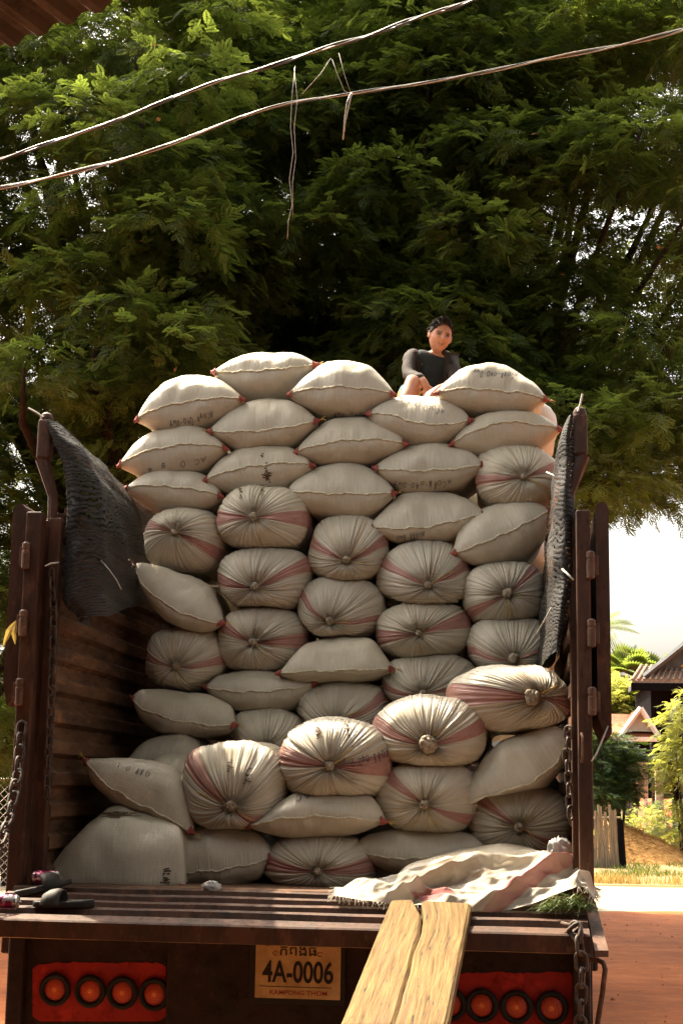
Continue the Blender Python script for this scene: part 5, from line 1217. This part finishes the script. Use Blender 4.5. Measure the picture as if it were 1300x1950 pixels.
ap = HP(1322, 1212, YH-.2); gl = HP(1226, 1285, YH-.2); gr_ = (2*ap[0]-gl[0], gl[1], gl[2])
mk('gable', [tuple(gl), tuple(gr_), tuple(ap)]+[(gl[0], gl[1]+8, gl[2]), (gr_[0], gl[1]+8, gl[2]), (ap[0], gl[1]+8, ap[2])], [(0, 1, 2), (5, 4, 3), (0, 3, 4, 1)], M['trim'], h, smooth=False)
gp = [gl+(ap-gl)*.42+np.array([.55, -.06, -.35]), np.array(gr_)+(ap-np.array(gr_))*.42+np.array([-.55, -.06, -.35]), ap+np.array([0, -.06, -.75])]
mk('gable_panel', [tuple(p) for p in gp]+[(p[0], p[1]+.05, p[2]) for p in gp], [(0, 1, 2), (5, 4, 3), (0, 3, 4, 1), (1, 4, 5, 2), (2, 5, 3, 0)], M['gold'], h, smooth=False)
for e, o_ in ((gl, 1), (np.array(gr_), -1)):
    lo = e-(ap-e)*.03; V = [lo+np.array([0, -.5, .05]), ap+np.array([0, -.5, .12]), ap+np.array([0, 8, .12]), lo+np.array([0, 8, .05])]; V += [v-np.array([0, 0, .22]) for v in V]
    mk('roof', V, F6, M['slate'], h, smooth=False); MB().tube([lo+np.array([0, -.55, -.08]), ap+np.array([0, -.55, 0])], .12, 4).build('barge_board', M['trim'], h)
MB().tube([ap+np.array([0, -.5, .05]), ap+np.array([.05, -.55, .7])], [.10, .02], 8).build('finial', M['gold'], h)
for px in (1254, 1330): 
    a, b = HP(px, 1470, YH-.1), gnd(px, 1597); MB().box((a[0]-.16, YH-.3, 0), (a[0]+.16, YH-.02, a[2]+.05), .02).build('stilt', M['concrete'], h)
for px in (1285, 1312): a = HP(px, 1470, YH+4); MB().box((a[0]-.14, YH+4, 0), (a[0]+.14, YH+4.3, z0+.02), .02).build('stilt', M['darkwood'], h)
YS = 56; SP = lambda px, py, d=0: at(px, py, YS+d)
s_h = thing('small_house', gnd(1210, 1600), 'small house with orange tiled roof and white gable behind the round tree', 'house')
ax, el_, er = SP(1218, 1352), SP(1186, 1392), SP(1246, 1394)
MB().box((SP(1150, 1400)[0], YS+.4, SP(1200, 1520)[2]), (SP(1238, 1400)[0], YS+5, SP(1200, 1396)[2]), .02).build('wall', M['darkwood'], s_h)
mk('gable', [tuple(el_), tuple(er), tuple(ax)]+[(p[0], p[1]+.12, p[2]) for p in (el_, er, ax)], [(0, 1, 2), (5, 4, 3), (0, 3, 4, 1), (1, 4, 5, 2), (2, 5, 3, 0)], M['white'], s_h, smooth=False)
for e in (el_, er):
    lo = e-(ax-e)*.25; V = [lo+np.array([0, -.3, .06]), ax+np.array([0, -.3, .10]), ax+np.array([0, 4, .10]), lo+np.array([0, 4, .06])]; V += [v-np.array([0, 0, .1]) for v in V]
    mk('roof', V, F6, M['tile'], s_h, smooth=False); MB().tube([lo+np.array([0, -.34, -.02]), ax+np.array([0, -.34, .05])], .09, 4).build('barge_board', M['white'], s_h)
t0, t1 = SP(1140, 1392, .8), SP(1142, 1350, 3.0); V = [(t0[0], YS-.5, SP(1200, 1406)[2]), (SP(1246, 1400)[0], YS-.5, SP(1200, 1406)[2]), (SP(1240, 1360)[0], YS+3, SP(1200, 1352)[2]), (t0[0], YS+3, SP(1200, 1352)[2])]; V += [(x, y, z-.1) for x, y, z in V]
mk('roof', V, F6, M['tile'], s_h, smooth=False); MB().box((t0[0], YS-.6, SP(1200, 1410)[2]-.06), (SP(1248, 1400)[0], YS-.505, SP(1200, 1405)[2]), .01).build('eave_board', M['white'], s_h)
MB().box((SP(1182, 1450)[0], YS-.12, SP(1200, 1520)[2]), (SP(1232, 1450)[0], YS-.02, SP(1200, 1452)[2]), .01).build('bamboo_wall', M['bambooY'], s_h)
for px in (1184, 1229): a = SP(px, 1520); MB().tube([(a[0], YS-.07, 0), (a[0], YS-.07, a[2])], .06, 8).build('stilt', M['white'], s_h)
fb = thing('bamboo_fence', gnd(1150, 1655), 'grey bamboo paling fence with a dark end post beside the truck', 'fence')
YF = gnd(1180, 1655)[1]; M['pale'] = simple('weathered_bamboo', (.30, .24, .17), (.17, .13, .09), 8, .9, stretch=(3, 3, .4))
for i in range(22):
    px = 1080+i*4.7; b0_, tp = at(px+rnd.uniform(-1, 1), 1656, YF), at(px+rnd.uniform(-5, 2)-4, 1545-rnd.uniform(-10, 16), YF); b0_[2] = -.02
    MB().tube([b0_, (b0_+tp)/2+np.array([rnd.uniform(-.02, .02), 0, 0]), tp], [.036, .034, .028], 7).build('paling', M['pale'], fb)
for zz in (.45, 1.15): MB().tube([(at(1080, 1600, YF)[0], YF+.05, zz), (at(1182, 1600, YF)[0], YF+.05, zz+.04)], .028, 7).build('rail', M['pale'], fb)
MB().tube([(at(1186, 1655, YF)[0], YF-.02, -.02), (at(1180, 1560, YF)[0], YF-.02, at(1180, 1562, YF)[2])], [.085, .075], 9).build('end_post', M['darkwood'], fb)
# straw heap
M['straw'] = simple('rice_straw', (.46, .25, .075), (.27, .13, .035), 9, .9, stretch=(1, 1, 2.5), bump=1.0, bdist=.05)
hc = gnd(1222, 1648); hx, hy = hc[0], hc[1]+1.2; V = []; nn, mm = 70, 24
for i in range(nn):
    for j in range(mm):
        a, t = 2*math.pi*i/nn, j/(mm-1); x, y = 1.9*t*math.cos(a), 1.3*t*math.sin(a); sk_ = math.exp(-((x+.75)/.8)**2)*1.0+.55*math.exp(-((x-.6)/.9)**2)
        V.append((hx+x, hy+y, max(-.02, sk_*(1-t**2)*1.0+.05*noise.noise(Vector((x*5, y*5, 1)))*(1-t))))
hp = mk('straw_heap', V, grid_faces(nn, mm, True), M['straw']); tag(hp, 'heap of orange-brown rice straw beside the bamboo fence', 'straw heap')
st = MB()
for i in range(1500):
    v = V[rnd.randrange(len(V))]; an = rnd.uniform(0, 6.28); l = rnd.uniform(.08, .25); d = np.array([math.cos(an)*l, math.sin(an)*l*.6, rnd.uniform(-.08, .08)]); s2 = np.array([0, 0, .008]); c = np.array(v)+np.array([0, 0, .02])
    st.add([c-s2, c+d-s2, c+d+s2, c+s2], [(0, 1, 2, 3)])
st.build('loose_straws', M['straw'], hp)
# roadside grass
M['drygrass'] = leaf_mat('dry_grass', (.30, .19, .05), (.44, .30, .09), (.4, .28, .08), .3); M['greengrass'] = leaf_mat('verge_grass', (.06, .085, .02), (.12, .14, .035), (.16, .19, .03), .3)
def grass(name, n, fn, mat, h0, h1):
    r = np.random.default_rng(len(name)+n); V = np.zeros((n, 4, 3))
    for i in range(n):
        x, y = fn(r); a = r.uniform(0, 6.28); hh = r.uniform(h0, h1); s2 = np.array([math.cos(a), math.sin(a), 0])*.012; l = np.array([r.normal(0, .3), r.normal(0, .3), 1])*hh; b_ = np.array([x, y, 0])
        V[i] = b_-s2, b_+s2, b_+l*.7+s2*.6, b_+l
    tag(mk(name, V.reshape(-1, 3), np.arange(4*n, dtype=np.int32).reshape(-1, 4), M[mat], smooth=False), kind='stuff')
def patch(cx, cy, sx, sy): return lambda r: (cx+r.normal()*sx, cy+r.normal()*sy)
g1 = gnd(1150, 1680); grass('dry_grass', 2600, lambda r: (r.choice([g1[0], g1[0]+1.9, g1[0]+4.2, g1[0]+7])+r.normal()*.45, 31.1+abs(r.normal())*.8), 'drygrass', .05, .22)
def gp_(r):
    while True:
        x, y = r.uniform(1.0, 14), 33+abs(r.normal())*4.5
        if noise.noise(Vector((x*.7, y*.35, 3))) > -.05: return x, y
grass('green_grass', 6500, gp_, 'greengrass', .05, .18)
# clods and small stones on the bare earth
cb_ = MB()
for i in range(240):
    y = rnd.uniform(9, 23.5); x = rnd.uniform(1.3, 1.3+.18*y); r_s = rnd.uniform(.005, .016)*(1.6 if rnd.random() < .1 else 1); c = np.array([x, y, r_s*.2-.01])
    v_ = [c+np.array(q)*r_s*rnd.uniform(.7, 1.3) for q in ((1, 0, 0), (-1, 0, 0), (0, 1, 0), (0, -1, 0), (0, 0, 1))]; cb_.add(v_, [(0, 2, 4), (2, 1, 4), (1, 3, 4), (3, 0, 4)])
tag(cb_.build('gravel', M['earth']), kind='stuff')
# chain-link fence at the far left
M['galv'] = simple('galvanised_wire', (.42, .40, .36), (.3, .28, .25), 20, .5, .3)
cf = thing('wire_fence', gnd(5, 1695), 'chain-link fence on steel posts at the far left of the truck', 'fence'); YC = gnd(5, 1695)[1]; xc0, xc1 = at(-160, 1600, YC)[0], at(52, 1600, YC)[0]; zc = at(10, 1485, YC)[2]
mb = MB(); stp = .14
for i in range(int((xc1-xc0+zc)/stp)):
    for sg in (1, -1):
        xa_ = xc0+i*stp-(zc if sg > 0 else 0); pts_ = []
        for tt in np.linspace(0, 1, 2): pts_.append((xa_+sg*tt*zc if sg > 0 else xa_-tt*zc, YC, zc*tt+.03))
        p0, p1 = np.array(pts_[0]), np.array(pts_[1]); t0_, t1_ = 0, 1
        for bnd, s_g in ((xc0, 1), (xc1, -1)):
            dx = p1[0]-p0[0]; tc = (bnd-p0[0])/dx
            if (p0[0]-bnd)*s_g < 0: t0_ = max(t0_, tc)
            if (p1[0]-bnd)*s_g < 0: t1_ = min(t1_, tc)
        if t1_-t0_ > .02: mb.tube([p0+(p1-p0)*t0_, p0+(p1-p0)*t1_], .006, 4)
mb.build('wire_mesh', M['galv'], cf)
for x in np.linspace(xc0, xc1, 3): MB().tube([(x, YC+.03, 0), (x, YC+.03, zc+.06)], .03, 8).build('fence_post', M['galv'], cf)
MB().tube([(xc0, YC+.03, zc), (xc1, YC+.03, zc)], .024, 8).build('top_rail', M['galv'], cf)

# ---------------------------------------------------------------- overhead cables and the roof corner
M['cable'] = simple('black_cable', (.035, .032, .030), (.02, .02, .02), 20, .35, spec=.6); M['cablepale'] = simple('pale_cable', (.40, .36, .31), (.28, .24, .20), 20, .4, spec=.5)
def bundle(name, pix, label, strands, tw=.62, Y0=12.5, Y1=11.0):
    t = thing(name, at(pix[0][0], pix[0][1], Y0), label, 'cable', 'overhead cables'); n = 160; k = np.linspace(0, 1, n); pk_ = np.linspace(0, 1, len(pix)); A = np.array(pix, float)
    def cr(c):
        y = np.interp(k, pk_, A[:, c])
        for _ in range(60): y[1:-1] = (y[:-2]+2*y[1:-1]+y[2:])/4
        return y
    X, Yy = cr(0), cr(1); C_ = [at(X[i], Yy[i], Y0+(Y1-Y0)*k[i]) for i in range(n)]
    for s, (rad_, mat, ph) in enumerate(strands):
        P = [c+np.array([0, math.sin(k[i]*2*math.pi*tw*8+ph), math.cos(k[i]*2*math.pi*tw*8+ph)])*rad_*1.25*(1+.5*math.sin(k[i]*9+ph*2)) for i, c in enumerate(C_)]
        MB().tube(P, rad_, 7).build('strand', M[mat], t, smooth=True)
    return C_
cA = bundle('overhead_cable', [(-80, 322), (0, 302), (130, 262), (260, 213), (390, 162), (520, 122), (650, 83), (760, 46), (860, 12), (960, -22)], 'upper twisted black overhead cable, higher of the two', [(.009, 'cable', 0), (.004, 'cablepale', 2.2), (.009, 'cable', 4.2)])
cB = bundle('overhead_cable', [(-80, 372), (0, 357), (130, 331), (260, 297), (390, 249), (520, 198), (650, 180), (780, 162), (900, 142), (1040, 110), (1180, 88), (1300, 55), (1380, 30)], 'lower bundle of pale and black overhead cables', [(.0075, 'cablepale', 0), (.006, 'cable', 1.6), (.006, 'cablepale', 3.4), (.006, 'cable', 5.0)])
def hangers(name, polys, label, r, mat):
    for i, pl_ in enumerate(polys):
        P = [at(x, y, 11.7) for x, y in pl_]; o = MB().tube(P, r, 5).build(name, M[mat], None, smooth=True); tag(o, label[i], 'wire')
hangers('hanging_wire', [[(562, 125), (556, 180), (553, 240), (558, 290), (551, 340), (556, 390), (549, 420), (547, 455)], [(560, 128), (566, 190), (560, 240), (563, 300), (557, 345), (557, 408)], [(630, 110), (610, 140), (575, 178)], [(632, 112), (642, 140), (655, 172), (669, 178)], [(645, 100), (655, 140), (668, 178)]],
        ['longest thin loose wire hanging below the lower cables', 'thin loose wire hanging beside the longest one', 'thin wire slanting left between the two overhead cables', 'thin wire slanting right between the two overhead cables', 'steep thin wire joining the cables above the knotted ends'], .0022, 'cablepale')
hangers('cable_end', [[(668, 176), (660, 195), (656, 225), (653, 265)], [(670, 176), (664, 200), (657, 232), (655, 250)]], ['longer pale cut cable end hanging from the lower cables', 'shorter pale cut cable end hanging from the lower cables'], .0055, 'cablepale')
# corrugated roof corner: sheet sloping up away from its eave
M['roofsheet'] = mat_rust('brown_roof_sheet', (.030, .020, .015), (.050, .033, .024), (.075, .050, .037), 3, (1, 1, 1), .7)
e0, e1 = at(0, 100, 4.55), at(240, 0, 4.26); ed = (e1-e0); ed[2] = 0; ed /= np.linalg.norm(ed); zr = (e0[2]+e1[2])/2
rf = thing('corrugated_roof', (e0[0]-2, e0[1]-.5, 0), 'brown corrugated metal roof eave poking into the upper left corner', 'roof')
back = np.array([-ed[1], ed[0], 0]); back = back if back[1] < 0 else -back
na, V = 980, []; s0, s1_ = -14.0, 18.0  # sheet lengthened unseen past its corner to shade the lower sacks
for i in range(na):
    s = s0+(s1_-s0)*i/(na-1); ph_ = (s/.13) % 1; hgt = .022*min(1, max(0, (abs(ph_-.5)-.22)/.08))
    for q in (0, .6, 3.0, 9.0): V.append(np.array([e0[0], e0[1], zr])+ed*s+back*q+np.array([0, 0, .16*q+hgt]))
F = grid_faces(na, 4).tolist(); b_ = len(V); V += [v+np.array([0, 0, .004]) for v in V]; F += [[x+b_ for x in f[::-1]] for f in F[:]]
F += [[i*4, (i+1)*4, (i+1)*4+b_, i*4+b_] for i in range(na-1)]
mk('roof_sheet', V, F, M['roofsheet'], rf, smooth=False)
for q in (.55, 2.2, 5.0, 8.6):
    c = np.array([e0[0], e0[1], zr-.05])+back*q+np.array([0, 0, .16*q]); MB().tube([c+ed*s0, c+ed*s1_], .04, 4).build('purlin', M['post'], rf)
for s in (-13.5, -7.5, 8.5, 17.5):
    c = np.array([e0[0], e0[1], 0])+ed*s+back*.55; MB().tube([c, c+np.array([0, 0, zr+.06])], .06, 8).build('roof_post', M['post'], rf)
for q in (.0, ):
    c0_, c1_ = np.array([e0[0], e0[1], 0])+ed*s0+back*8.7, np.array([e0[0], e0[1], 0])+ed*s1_+back*8.7; zt_ = zr+.16*8.7
    V = [c0_, c1_, c1_+np.array([0, 0, zt_]), c0_+np.array([0, 0, zt_])]; V += [v+back*.12 for v in V]
    mk('added_back_wall', V, F6, M['roofsheet'], rf, smooth=False)  # unseen wall added to cut the light reaching the sack fronts
bpy.context.view_layer.update()
